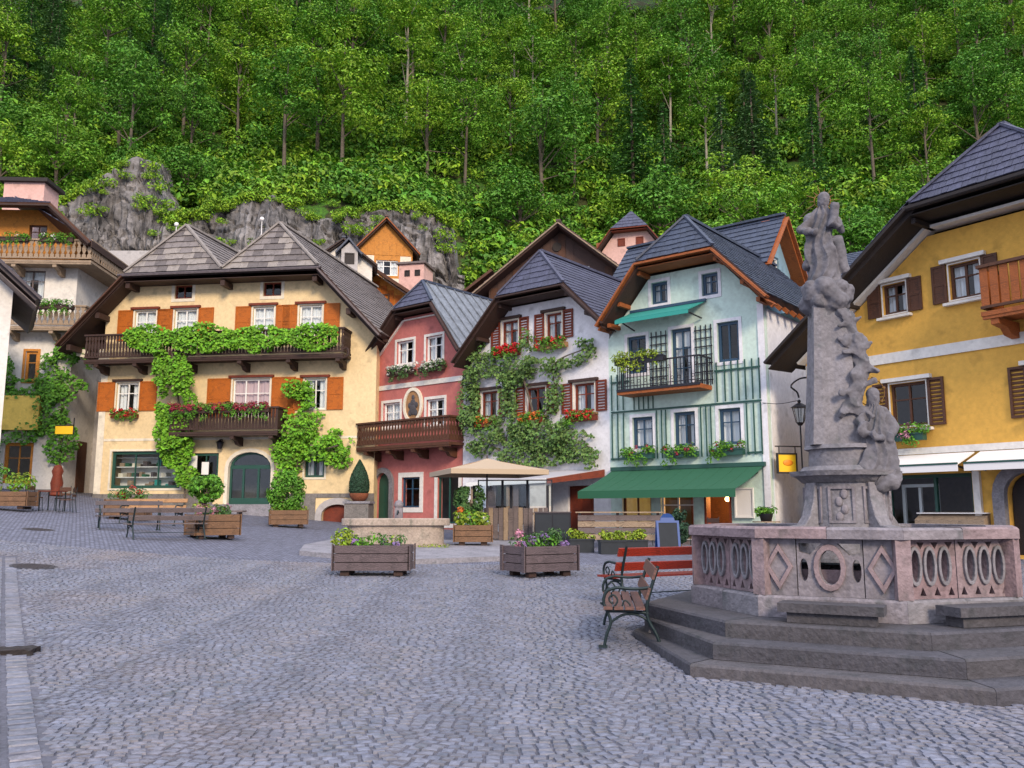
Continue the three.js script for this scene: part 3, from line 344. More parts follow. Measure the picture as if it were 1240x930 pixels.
  for (const [a, b] of [[4.4, 6.7], [6.9, 9.3]]) flowerBox(h, a < 5 ? 'long red geranium box on the lower cream balcony beside the hanging vine' : 'long red geranium box on the lower cream balcony below the pink curtains', a, b, 6.15, 1.24, L.wine, { fd: 3, hg: 0.3 });
  vineOn(h, 'climbing_vine', 'thick bright green vine covering the upper balcony and hanging down the cream house', [[3.2, 9.7, 1.3, 0.65, 1.1], [5.8, 9.7, 1.7, 0.72, 1.1], [8.6, 9.6, 1.8, 0.66, 1.1], [11.2, 9.6, 1.4, 0.62, 1.1], [2.4, 9.9, 0.6, 0.4, 1.1], [4.3, 8.2, 1.1, 1.0, 0.9], [4.45, 6.4, 1.0, 1.3, 0.8], [4.45, 4.6, 0.85, 1.1, 0.4], [5.0, 3.2, 0.55, 0.55, 0.3], [4.4, 5.5, 0.9, 1.0, 0.7]], 0.165, 1350, L.vine, 0.4, [Object.assign([[4.9, 1.7, 0.3], [4.7, 4, 0.3], [4.4, 7, 0.6], [4.3, 9, 1.2]], { r: 0.045 })]);
  vineOn(h, 'climbing_wisteria', 'light green wisteria growing up the cream house beside the arched door', [[10.2, 7.3, 0.6, 0.5], [10.6, 6.1, 0.95, 0.5], [11.2, 4.6, 1.7, 0.7], [9.9, 4.4, 0.9, 0.8], [12.3, 4.5, 0.75, 0.9], [10.6, 5.4, 0.9, 0.5], [10.7, 7.0, 0.35, 0.8], [9.9, 3.4, 0.6, 0.5]], 0.16, 900, L.vine, 0.8, [Object.assign([[10.1, 1.2, 0.5], [10.3, 3.4, 0.4], [10.6, 5.2, 0.3], [10.3, 7.4, 0.2]], { r: 0.045 }), Object.assign([[10.3, 3.6, 0.4], [11.3, 4.3, 0.6], [12.5, 4.6, 0.9]], { r: 0.04 })]);
  // wall lantern, menu board
  const ln = thing('wall_lantern', 'small black lantern above the menu board of the cream house', 'lantern', [0, 0, 0], h.rotation.y); const q = V(6.45, 0, 0.25).applyAxisAngle(V(0, 1, 0), h.rotation.y); ln.position.set(h.position.x + q.x, 4.7, h.position.z + q.z); part(ln, 'bracket', [bx(-0.02, 0.02, 0.28, 0.32, -0.25, 0.04), bx(-0.02, 0.02, 0.1, 0.3, -0.25, -0.21)], M.ironB); part(ln, 'lantern_body', [new THREE.CylinderGeometry(0.16, 0.1, 0.3, 6), new THREE.ConeGeometry(0.2, 0.16, 6).translate(0, 0.23, 0)], M.ironB);
  const mb = thing('menu_board', 'white menu sheets on the wall beside the arched shop door', 'sign', [0, 0, 0], h.rotation.y); const q2 = V(5.15, 0, 0.06).applyAxisAngle(V(0, 1, 0), h.rotation.y); mb.position.set(h.position.x + q2.x, 3.9, h.position.z + q2.z); part(mb, 'sheet', bx(-0.3, 0.1, -0.3, 0.36, -0.02, 0.02), M.frameW); part(mb, 'sheet', bx(0.35, 0.7, -0.55, 0.05, -0.02, 0.02), M.frameW);
}
// --- red house
let redH;
{
  const h = redH = house('red_house', 'narrow rose red house with a carved brown balcony', -6.57, -41, -39, 0.7);
  const f = M.frameW, tr = M.offwhite, wins = [{ x0: 1.5, x1: 2.62, y0: 8.4, y1: 9.5, f, tr, tw: 0.12, cu: 'side', si: tr, mv: 1 }, { x0: 3.42, x1: 4.45, y0: 8.35, y1: 9.5, f, tr, tw: 0.12, cu: 'side', si: tr, mv: 1 }, { x0: 0.65, x1: 1.78, y0: 5.5, y1: 6.65, f, tr, tw: 0.13, cu: 'full' }, { x0: 3.5, x1: 4.6, y0: 5.4, y1: 6.6, f, tr, tw: 0.13, cu: 'side' }, { x0: 2.0, x1: 3.15, y0: 1.8, y1: 3.15, f: M.navy, tr, tw: 0.22, cu: 0, mv: 1 }, { x0: 4.25, x1: 5.5, y0: 1.1, y1: 3.15, f: M.green, tr, tw: 0.18, cu: 0, mh: 0 }, { x0: 0.3, x1: 1.25, y0: 1.05, y1: 3.4, arch: 0.5, skip: 1 }];
  body(h, { pts: [[0, 0.7], [5.8, 0.7], [5.8, 8.45], [4.35, 10.6], [1.85, 10.6], [0, 8.85]], W: 5.8, D: 10, y0: 0.7, yl: 8.7, yr: 8.3, floors: [4.3, 7.3] }, wins, M.red);
  doorPanel(h, 0.32, 1.23, 1.05, 3.38, -0.15, M.green, 0.48);
  part(h, 'door_surround', shapeGeo(archFrame(0.3, 1.25, 0.9, 3.4, 0.5, 0.24), [], 0.12).translate(0, 0, 0.002), M.stonePale);
  part(h, 'string_course', bx(0.02, 5.78, 7.28, 7.5, 0.002, 0.05), tr); part(h, 'corner_band', [bx(-0.02, 0.16, 3.8, 7.27, 0.003, 0.04), bx(-0.02, 0.16, 7.51, 8.9, 0.003, 0.04)], tr);
  part(h, 'plinth', bx(1.52, 4.0, 0.7, 1.15, 0.002, 0.06), M.plinth);
  part(h, 'gable_band', [[V(0.2, 8.85, 0.02), V(1.95, 10.45, 0.02)], [V(1.95, 10.45, 0.02), V(4.25, 10.45, 0.02)], [V(4.25, 10.45, 0.02), V(5.6, 8.45, 0.02)]].map(([a, b]) => beam(a, b, 0.05, 0.16, V(0, 0, 1))), tr);
  const mg = part(h, 'medallion', (() => { const s = []; for (let i = 0; i < 28; i++) { const a = i / 28 * 2 * PI; s.push([2.68 + Math.cos(a) * 0.62, 6.42 + Math.sin(a) * 0.82]); } const q = []; for (let i = 0; i < 28; i++) { const a = i / 28 * 2 * PI; q.push([2.68 + Math.cos(a) * 0.48, 6.42 + Math.sin(a) * 0.67]); } return shapeGeo(s, [q], 0.1).translate(0, 0, 0.003); })(), M.creamTrim);
  part(mg, 'field', (() => { const q = []; for (let i = 0; i < 28; i++) { const a = i / 28 * 2 * PI; q.push([2.68 + Math.cos(a) * 0.478, 6.42 + Math.sin(a) * 0.668]); } return shapeGeo(q, [], 0.04).translate(0, 0, 0.003); })(), M.tan);
  part(mg, 'relief_figure', [[0, 0.1, 0.16], [0, -0.2, 0.22], [-0.2, 0.0, 0.12], [0.2, 0, 0.12], [0, 0.36, 0.1], [-0.18, -0.35, 0.12], [0.18, -0.35, 0.12]].map(([x, y, r]) => new THREE.SphereGeometry(r, 10, 8).scale(1, 1.2, 0.35).translate(2.68 + x, 6.42 + y, 0.05)), M.stoneDark);
  balcony(h, -0.05, 5.85, 4.55, 1.0, { m: M.brown, pitch: 0.19, bw: 0.15, turned: 1, rh: 1.05, br: [0.5, 2.0, 3.6, 5.3] });
  halfHip(h, { xl: 0.0, yl: 9.1, xr: 6.0, yr: 8.6, hl: 1.85, hr: 4.3, hy: 10.95, px: 3.0, py: 12.2, pz: -0.1, zf: 0.6, zb: -10.5 }, M.slate, { barge: M.dark, rowH: 0.3, colW: 0.3, rightM: M.metalRoof, ridge: M.slateBlue, under: M.dark });
  for (const [a, b, n] of [[1.2, 2.9, 'dusty white-green box under the red house upper window next to the cream house'], [3.2, 4.75, 'dusty white-green box under the red house upper window next to the white house']]) flowerBox(h, n, a, b, 7.85, 0.2, L.white, { lm: L.e, hg: 0.3 });
}
// --- white house with the espalier pear
let whiteH;
{
  const h = whiteH = house('white_house', 'white house with red-brown shutters and a pear tree trained up it', -2.11, -37.3, -39, 0.55);
  const f = M.redBrown, sh = M.redBrown, si = M.tan, w = (x0, x1, y0, y1, e = {}) => ({ x0, x1, y0, y1, f, sh, sw: 0.48, si, tr: M.creamTrim, tw: 0.06, cu: 'side', li: M.dark, ss: 1, ...e });
  const wins = [w(2.18, 3.05, 8.4, 9.55), w(4.5, 5.28, 8.5, 9.55), w(1.05, 1.95, 5.55, 6.65), w(3.5, 4.45, 5.5, 6.6, { cu: 0 }), w(5.85, 6.8, 5.45, 6.55), { x0: 1.6, x1: 3.6, y0: 1.1, y1: 2.7, f: M.dark, cu: 0, mv: 2, mh: 0 }, { x0: 5.5, x1: 6.7, y0: 0.65, y1: 2.6, skip: 1 }];
  body(h, { pts: [[0, 0.55], [7.5, 0.55], [7.5, 8.5], [5.9, 10.1], [2.65, 10.1], [0, 7.5]], W: 7.5, D: 10, y0: 0.55, yl: 7.4, yr: 8.3, floors: [3.4, 7.3] }, wins, M.white);
  doorPanel(h, 5.52, 6.68, 0.65, 2.58, -0.12, M.redBrown);
  halfHip(h, { xl: 0.2, yl: 8.0, xr: 7.85, yr: 8.65, hl: 2.65, hr: 6.0, hy: 10.45, px: 4.28, py: 12.2, pz: 0.1, zf: 0.9, zb: -10.5 }, M.slate, { barge: M.dark, rowH: 0.28, colW: 0.26, ridge: M.slate, under: M.dark, rafters: M.brown });
  flowerBox(h, 'bright red geraniums under the upper white house window next to the red house', 1.95, 3.25, 8.0, 0.2, L.red, { fd: 4, m: M.redBrown });
  flowerBox(h, 'green box with few red geraniums under the upper window nearer the mint house', 4.1, 5.65, 8.05, 0.2, L.red, { fd: 1, m: M.tan });
  flowerBox(h, 'half orange half green box under the middle storey window in the pear leaves', 3.3, 4.5, 5.12, 0.2, L.orange, { fd: 1.6, m: M.redBrown });
  flowerBox(h, 'red and green flower box under the clear shuttered window beside the mint house', 5.6, 7.0, 5.05, 0.2, L.red, { fd: 1.8, m: M.redBrown });
  flowerBox(h, 'sparse orange flower box under the lower window beside the red house balcony', 0.9, 2.1, 5.12, 0.2, L.orange, { fd: 0.9, m: M.redBrown });
  const st = [[[4.3, 0.6, 0.3], [4.25, 3, 0.25], [4.1, 5, 0.2], [3.3, 7.4, 0.15]], [[4.2, 3.2, 0.2], [2.4, 4.0, 0.2], [0.8, 5.2, 0.2], [0.7, 7.2, 0.15]], [[4.2, 3.6, 0.2], [5.6, 4.3, 0.2], [6.8, 4.0, 0.2]], [[4.1, 5, 0.2], [5.0, 6.2, 0.15], [5.0, 7.4, 0.15], [6.6, 7.9, 0.15]], [[2.4, 4.0, 0.2], [2.8, 6, 0.15], [1.7, 7.8, 0.15]]]; for (const q of st) q.r = 0.028; st[0].r = 0.05;
  vineOn(h, 'espalier_pear_tree', 'loose grey-green pear tree trained flat over the white house wall', [[0.7, 5.8, 0.5, 1.1], [1.6, 7.75, 0.8, 0.6], [1.8, 4.4, 1.3, 0.6], [3.1, 7.5, 1.2, 0.5], [4.4, 4.6, 1.4, 0.7], [4.8, 7.4, 1.4, 0.3], [6.5, 7.8, 0.5, 0.5], [5.9, 4.1, 1.1, 0.6], [5.0, 6.2, 0.42, 1.1], [2.75, 6.0, 0.45, 1.2], [0.5, 6.4, 0.5, 1.3], [3.6, 7.1, 0.9, 0.4], [0.7, 7.2, 0.5, 0.6], [2.9, 6.95, 0.6, 0.35], [4.2, 3.8, 1.8, 0.45], [6.8, 3.9, 0.35, 0.65], [2.2, 5.2, 0.4, 0.35], [3.8, 8.5, 0.25, 0.5], [5.4, 5.0, 0.4, 0.4], [1.0, 8.4, 0.4, 0.5], [3.0, 4.6, 1.0, 0.6]], 0.14, 950, L.pear, 0.5, st, -0.28);
  // grey canopy on posts in front of the restaurant
  const c = thing('shop_canopy', 'grey flat canopy over the white house shopfront', 'canopy', [h.position.x, h._b, h.position.z], h.rotation.y); c._b = h._b;
  part(c, 'canopy_sheet', slab([V(2.2, 2.75, 2.2), V(6.1, 2.82, 2.2), V(7.2, 3.2, 0.05), V(3.2, 3.2, 0.05)], 0.05), M.canvasGrey); part(c, 'fascia', beam(V(2.2, 2.66, 2.22), V(6.1, 2.73, 2.22), 0.04, 0.16), M.frameW);
  part(c, 'side_board', slab([V(6.12, 2.8, 2.2), V(7.22, 3.18, 0.05), V(7.22, 2.9, 0.05), V(6.12, 2.62, 2.2)], 0.03), M.redBrown);
  for (const x of [2.4, 4.2]) part(c, 'post', bx(x - 0.05, x + 0.05, 0.55, 2.7, 2.02, 2.12), M.palewood); part(c, 'pillar', bx(5.3, 6.05, 0.55, 2.7, 1.85, 2.15), M.offwhite);
  for (let i = 0; i < 5; i++) part(c, 'window_curtain_panel', bx(2.5 + i * 0.56, 2.96 + i * 0.56, 0.6, 2.6, 1.98, 2.0), i % 2 ? M.grey : M.glass);
}
// --- mint house
let mintH;
{
  const h = mintH = house('mint_house', 'pale mint green house with striped trellis and a green awning café', 3.69, -32.6, -39, 0.5);
  const f = M.navy, w = (x0, x1, y0, y1, e = {}) => ({ x0, x1, y0, y1, f: M.navy, ft: 0.1, tr: M.white, tw: 0.12, cu: 'side', ...e });
  const wins = [w(1.92, 2.6, 9.2, 10.02), w(3.98, 4.6, 9.2, 10.0), w(0.85, 1.65, 6.7, 8.1, { cu: 0 }), w(4.5, 5.3, 6.75, 8.15, { cu: 0, mh: 0 }), w(2.7, 3.5, 6.0, 8.15, { cu: 'side', mh: 2 }), w(1.0, 1.85, 3.9, 5.05, { cu: 'full' }), w(2.72, 3.55, 3.9, 5.12), w(4.45, 5.25, 3.88, 5.12, { cu: 'full' }), { x0: 0.5, x1: 1.7, y0: 1.0, y1: 2.6, f: M.brown, cu: 0, mh: 0 }, { x0: 2.1, x1: 3.4, y0: 0.6, y1: 2.6, f: M.frameW, cu: 0 }, { x0: 3.8, x1: 4.8, y0: 0.6, y1: 2.6, skip: 1 }];
  body(h, { pts: [[0, 0.5], [6.2, 0.5], [6.2, 8.7], [4.75, 10.3], [1.9, 10.3], [0, 8.1]], W: 6.2, D: 9, y0: 0.5, yl: 8.0, yr: 8.5, floors: [3.3, 5.9, 8.6] }, wins, M.mint);
  part(h, 'side_wall_plaster', bx(6.205, 6.24, 0.5, 8.45, -8.9, -0.25), M.white); part(h, 'corner_band', bx(6.0, 6.22, 0.5, 8.6, 0.004, 0.05), M.white);
  halfHip(h, { xl: 0.1, yl: 8.6, xr: 6.75, yr: 8.7, hl: 1.82, hr: 4.86, hy: 10.68, px: 3.33, py: 12.3, pz: -0.1, zf: 0.9, zb: -8.5 }, M.slateBlue, { ends: 1, barge: M.orangeWood, pm: M.orangeWood, sm: M.orangeWood, bw: 0.3, rowH: 0.26, colW: 0.24, under: M.dark, ridge: M.slateBlue, rafters: M.orangeWood });
  // dark trellis strips over the plaster
  const tl = part(h, 'trellis', [bx(0.1, 0.92, 6.4, 6.46, 0.03, 0.06), bx(4.36, 6.04, 6.42, 6.48, 0.03, 0.06), bx(0.1, 6.04, 5.27, 5.33, 0.03, 0.06), bx(0.06, 0.75, 3.52, 3.58, 0.03, 0.06), bx(5.45, 6.0, 3.54, 3.6, 0.03, 0.06)], M.green);
  for (const x of [0.15, 0.4, 0.65, 4.45, 4.75, 5.0, 5.25, 5.5, 5.75, 6.0]) part(tl, 'slat', [bx(x - 0.025, x + 0.025, 5.36, x > 4 ? 6.75 : 6.72, 0.061, 0.08)], M.green);
  for (const x of [0.15, 0.4, 0.65, 2.05, 2.25, 2.42, 3.8, 4.0, 4.18, 5.5, 5.75, 6.0]) part(tl, 'slat', [bx(x - 0.025, x + 0.025, 3.5, 5.25, 0.061, 0.08)], M.green);
  for (const x of [1.1, 1.3, 1.5, 1.7, 1.9]) part(tl, 'slat', bx(x - 0.02, x + 0.02, 5.34, 5.8, 0.031, 0.05), M.green);
  for (const [x0, x1] of [[1.9, 2.5], [3.7, 4.28]]) { const t2 = part(h, 'lattice', [0, 1, 2, 3].map((i) => bx(x0 + (x1 - x0) * i / 3 - 0.018, x0 + (x1 - x0) * i / 3 + 0.018, 6.0, 8.15, 0.04, 0.06)), M.ironB); for (let i = 0; i < 7; i++) part(t2, 'slat', bx(x0 - 0.05, x1 + 0.05, 6.15 + i * 0.3, 6.19 + i * 0.3, 0.061, 0.08), M.ironB); }
  // iron balcony
  const b = part(h, 'balcony', [bx(0.95, 4.25, 5.8, 5.95, 0.03, 0.95)], M.orangeWood); part(b, 'edge_strip', bx(0.93, 4.27, 5.9, 5.99, 0.951, 0.98), M.ironB);
  part(b, 'handrail', [bx(0.95, 4.25, 6.9, 6.95, 0.9, 0.95), bx(0.95, 1.0, 6.9, 6.95, 0.03, 0.899), bx(4.2, 4.25, 6.9, 6.95, 0.03, 0.899), bx(0.95, 4.25, 6.08, 6.11, 0.91, 0.94)], M.ironB);
  for (let i = 0; i <= 24; i++) part(b, 'baluster', [bx(0.965 + i * 0.134, 0.99 + i * 0.134, 5.96, 6.9, 0.915, 0.935), i < 24 ? new THREE.TorusGeometry(0.055, 0.01, 4, 10).translate(1.045 + i * 0.134, 6.25 + (i % 2) * 0.4, 0.925) : []].flat(), M.ironB);
  for (const x of [0.975, 4.225]) for (let i = 0; i < 6; i++) part(b, 'baluster', bx(x - 0.012, x + 0.012, 5.96, 6.9, 0.1 + i * 0.14, 0.12 + i * 0.14), M.ironB);
  flowerBox(h, 'lime green foliage boxes along the iron balcony of the mint house', 1.0, 3.0, 6.85, 1.08, null, { lm: L.lime, hg: 0.25, m: M.ironB });
  for (const [a, c, n] of [[0.7, 1.95, 'green and reddish window box on the mint house beside the white house'], [2.45, 3.7, 'green window box on the mint house above the middle of the awning'], [4.2, 5.4, 'fullest green window box on the mint house towards the alley corner']]) flowerBox(h, n, a, c, 3.5, 0.18, L.wine, { lm: L.b, hg: 0.2, fd: 0.35, m: M.green });
  // teal awning, half drawn in
  const ta = thing('teal_awning', 'narrow teal striped awning over the mint house balcony', 'awning', [h.position.x, h._b, h.position.z], h.rotation.y); ta._b = h._b; part(ta, 'cloth', slab([V(0.85, 8.62, 0.85), V(3.85, 8.62, 0.85), V(4.1, 9.0, 0.06), V(1.1, 9.0, 0.06)], 0.03), M.teal); part(ta, 'valance', bx(0.85, 3.85, 8.46, 8.6, 0.86, 0.88), M.teal); part(ta, 'box', bx(1.05, 4.15, 8.98, 9.08, 0.03, 0.14), M.navy); part(ta, 'arm', [beam(V(1.2, 8.3, 0.05), V(1.0, 8.58, 0.84), 0.04, 0.04), beam(V(3.95, 8.4, 0.05), V(3.7, 8.58, 0.84), 0.04, 0.04)], M.ironB);
  const ga = thing('green_awning', 'wide green cloth awning over the café front', 'awning', [h.position.x, h._b, h.position.z], h.rotation.y); ga._b = h._b;
  const strips = 12; for (let i = 0; i < strips; i++) { const u0 = i / strips, u1 = (i + 1) / strips - 0.002, A = (u, t) => V(0.15 + 5.9 * u, 3.14 - t * 0.82 - Math.sin(t * PI) * 0.06, 0.06 + t * 2.3); part(ga, 'cloth_panel', [0, 1, 2, 3].map((k) => slab([A(u0, (k + 1) / 4), A(u1, (k + 1) / 4), A(u1, k / 4), A(u0, k / 4)], 0.012)), M.greenAwn); }
  part(ga, 'valance', bx(0.15, 6.05, 2.06, 2.31, 2.37, 2.385), M.greenAwn); part(ga, 'roller_box', bx(0.12, 6.1, 3.1, 3.24, 0.03, 0.2), M.green); part(ga, 'arm', [beam(V(0.4, 2.9, 0.06), V(0.5, 2.3, 2.3), 0.05, 0.05), beam(V(5.8, 2.9, 0.06), V(5.7, 2.3, 2.3), 0.05, 0.05)], M.ironB);
  // café doorway with warm lamps inside
  part(h, 'door_frame', ring(3.8, 4.8, 0.6, 2.6, 0.08, -0.3, 0.02), M.redBrown); part(h, 'cafe_panelling', bx(2.0, 5.9, 0.5, 3.0, -2.6, -2.5), M.brown);
  for (const [i, x] of [4.1, 4.5].entries()) { const bl = thing('pendant_lamp', 'warm glowing pendant lamp inside the café door', 'lamp', [0, 0, 0], h.rotation.y, 'lamps inside the café door'); const q = V(x, 0, -1.2).applyAxisAngle(V(0, 1, 0), h.rotation.y); bl.position.set(h.position.x + q.x, 2.05, h.position.z + q.z); const em = mat(0xffd9a0); em.emissive = new THREE.Color(1, 0.55, 0.2); em.emissiveIntensity = 6; part(bl, 'bulb', new THREE.SphereGeometry(0.09, 12, 8), em); part(bl, 'cord', bx(-0.008, 0.008, 0.09, 0.9, -0.008, 0.008), M.ironB); const l = new THREE.PointLight(0xffb060, 3, 8); l.position.set(0, 0, 0); l.castShadow = true; bl.add(l); }
  const nb = thing('notice_board', 'pale notice board on the mint house wall beside the café door', 'sign', [0, 0, 0], h.rotation.y); const q = V(5.3, 0, 0.08).applyAxisAngle(V(0, 1, 0), h.rotation.y); nb.position.set(h.position.x + q.x, 1.9, h.position.z + q.z); part(nb, 'frame', ring(-0.34, 0.34, -0.5, 0.5, 0.05, -0.03, 0.04), M.frameW); part(nb, 'sheet', bx(-0.3, 0.3, -0.46, 0.46, -0.02, 0.01), M.canvasWhite);
}
// --- yellow house
let yelH;
{
  const h = yelH = house('yellow_house', 'large ochre yellow house with dark wide eaves', 9.49, -27.6, -55, 0.3);
  const f = M.brown, sh = M.brown, w = (x0, x1, y0, y1, e = {}) => ({ x0, x1, y0, y1, f, sh, sw: 0.42, si: M.offwhite, li: M.offwhite, cu: 'side', tr: M.offwhite, tw: 0.04, ...e });
  const wins = [w(2.82, 3.55, 7.4, 8.3), w(4.85, 5.7, 7.45, 8.45), w(2.85, 3.95, 4.05, 5.3, { sw: 0.46, ss: 1, cu: 0 }), w(6.75, 7.85, 4.05, 5.3, { sw: 0.46, ss: 1, cu: 0 }), { x0: 2.5, x1: 5.05, y0: 0.6, y1: 2.65, f: M.green, mv: 1, mh: 0, cu: 0, skip: 1 }, { x0: 5.95, x1: 7.1, y0: 0.5, y1: 2.6, arch: 0.55, skip: 1 }];
  body(h, { pts: [[0, 0.3], [13.3, 0.3], [13.3, 6.3], [9, 9.45], [4.3, 9.45], [0, 6.3]], W: 13.3, D: 9, y0: 0.3, yl: 6.2, yr: 6.2, floors: [3.2, 6.4] }, wins, M.yellow);
  part(h, 'string_course', bx(0.02, 13.28, 5.94, 6.24, 0.002, 0.05), M.offwhite); part(h, 'lower_band', bx(0.02, 13.28, 3.22, 3.4, 0.002, 0.05), M.offwhite);
  part(h, 'gable_band', [[V(-0.1, 6.32, 0.03), V(4.4, 9.62, 0.03)], [V(4.4, 9.62, 0.03), V(9, 9.62, 0.03)]].map(([a, b]) => beam(a, b, 0.08, 0.55, V(0, 0, 1))), M.offwhite);
  halfHip(h, { xl: -0.55, yl: 6.45, xr: 13.9, yr: 6.45, hl: 4.5, hr: 8.85, hy: 10.12, px: 6.68, py: 11.85, pz: 0.25, zf: 1.2, zb: -9.5, th: 0.28 }, M.slate, { barge: M.darker, bw: 0.34, rowH: 0.24, colW: 0.22, under: M.darker, ridge: M.slate, sm: M.darker });
  part(h, 'gutter', tube([V(4.4, 9.95, 1.32), V(6.5, 9.95, 1.32), V(9, 9.95, 1.32)], 0.08, 8, 6), M.darker);
  // shop opening
  const s = part(h, 'shop_window', [...ring(2.5, 5.05, 0.6, 2.65, 0.1, -0.24, -0.14), bx(3.9, 3.98, 0.7, 2.55, -0.24, -0.14)], M.green); part(s, 'pane', new THREE.PlaneGeometry(2.4, 1.9).translate(3.78, 1.62, -0.2), M.glass); part(s, 'inner_frame', [...ring(2.65, 3.75, 0.8, 2.4, 0.09, -0.7, -0.62), bx(3.16, 3.24, 0.9, 2.3, -0.7, -0.62)], M.frameW); part(s, 'post', bx(5.12, 5.3, 0.3, 2.68, 0.004, 0.12), M.offwhite);
  const ar = part(h, 'arch_doorway', shapeGeo(archFrame(5.94, 7.11, 0.3, 2.6, 0.55, 0.3), [], 0.2).translate(0, 0, 0.002), M.stonePale); part(ar, 'door', shapeGeo(archPts(5.97, 7.08, 0.4, 2.58, 0.53), [], 0.06).translate(0, 0, -0.25), M.darker);
  balcony(h, 6.2, 9.2, 6.7, 1.15, { m: M.orangeWood, pitch: 0.24, bw: 0.2, rh: 1.15, br: [6.5, 8.9], bm: M.orangeWood, rm: M.brown });
  flowerBox(h, 'dark green box of mixed flowers under the lower window of the yellow house', 2.85, 3.95, 3.6, 0.24, L.pink, { m: M.green, lm: L.b, fd: 0.8 });
  // retracted white awnings
  for (const [a, b, nm] of [[2.4, 5.2, 'rolled white shop awning with a green edge on the yellow house, over the shop window'], [5.36, 8.4, 'rolled white shop awning on the yellow house, over the stone arch']]) { const t = thing('shop_awning', nm, 'awning', [h.position.x, h._b, h.position.z], h.rotation.y); t._b = h._b; part(t, 'cloth', slab([V(a, 2.86, 0.95), V(b, 2.86, 0.95), V(b, 3.2, 0.06), V(a, 3.2, 0.06)], 0.03), M.canvasWhite); part(t, 'valance', bx(a, b, 2.66, 2.84, 0.955, 0.97), M.canvasWhite); part(t, 'edge_strip', bx(a, b, 2.84, 2.89, 0.951, 0.985), M.green); part(t, 'arm', [beam(V(a + 0.1, 2.7, 0.05), V(a + 0.1, 2.82, 0.93), 0.04, 0.05), beam(V(b - 0.1, 2.7, 0.05), V(b - 0.1, 2.82, 0.93), 0.04, 0.05)], M.ironB); }
}
// ---------------------------------------------------------------- houses behind the square
function gable(h, W, D, y0, ye, yr, m, rm, o = {}) { // gable towards +z; overhang ov; returns wall
  const ov = o.ov ?? 0.7, xr = o.xr ?? W / 2, sl = (yr - ye) / xr, slr = (yr - ye) / (W - xr), pts = [[0, y0], [W, y0], [W, ye - 0.25], [xr, yr - 0.3], [0, ye - 0.25]], wins = o.wins || [];
  const wall = part(h, 'wall', [shapeGeo(pts, wins.map((w) => rect(w.x0, w.x1, w.y0, w.y1)), 0.3).translate(0, 0, -0.3), bx(0, 0.3, y0, ye - 0.3, -D, -0.301), bx(W - 0.3, W, y0, ye - 0.3, -D, -0.301), shapeGeo(pts, [], 0.3).translate(0, 0, -D - 0.301)], m);
  part(wall, 'inner_wall', bx(0.31, W - 0.31, y0, ye - 0.3, -2.2, -2.1), M.room);
  for (const w of wins) windowIn(h, w);
  const a = V(-ov, ye - ov * sl, ov), a2 = a.clone().setZ(-D - ov), p = V(xr, yr, ov), p2 = p.clone().setZ(-D - ov), b = V(W + ov, ye - ov * slr, ov), b2 = b.clone().setZ(-D - ov), th = 0.2;
  const roof = part(h, 'roof', [slab([a2, a, p, p2], th), slab([b, b2, p2, p], th)], o.under || M.dark);
  for (const pp of [[a2, a, p, p2], [b, b2, p2, p]]) part(roof, 'shingle_covering', shingles(pp, 0.36, 0.4, 0.03), rm).userData.kind = 'stuff';
  for (const [u, v] of [[a, p], [p, b]]) part(roof, 'barge_board', beam(u.clone().add(V(0, -0.12, 0.03)), v.clone().add(V(0, -0.12, 0.03)), 0.06, 0.28, V(0, 0, 1)), o.barge || M.dark);
  part(roof, 'ridge_board', beam(p, p2, 0.25, 0.1).translate(0, 0.07, 0), rm); return wall;
}
const bigW = (x0, x1, y0, y1, e = {}) => ({ x0, x1, y0, y1, f: M.frameW, cu: 'side', ...e });
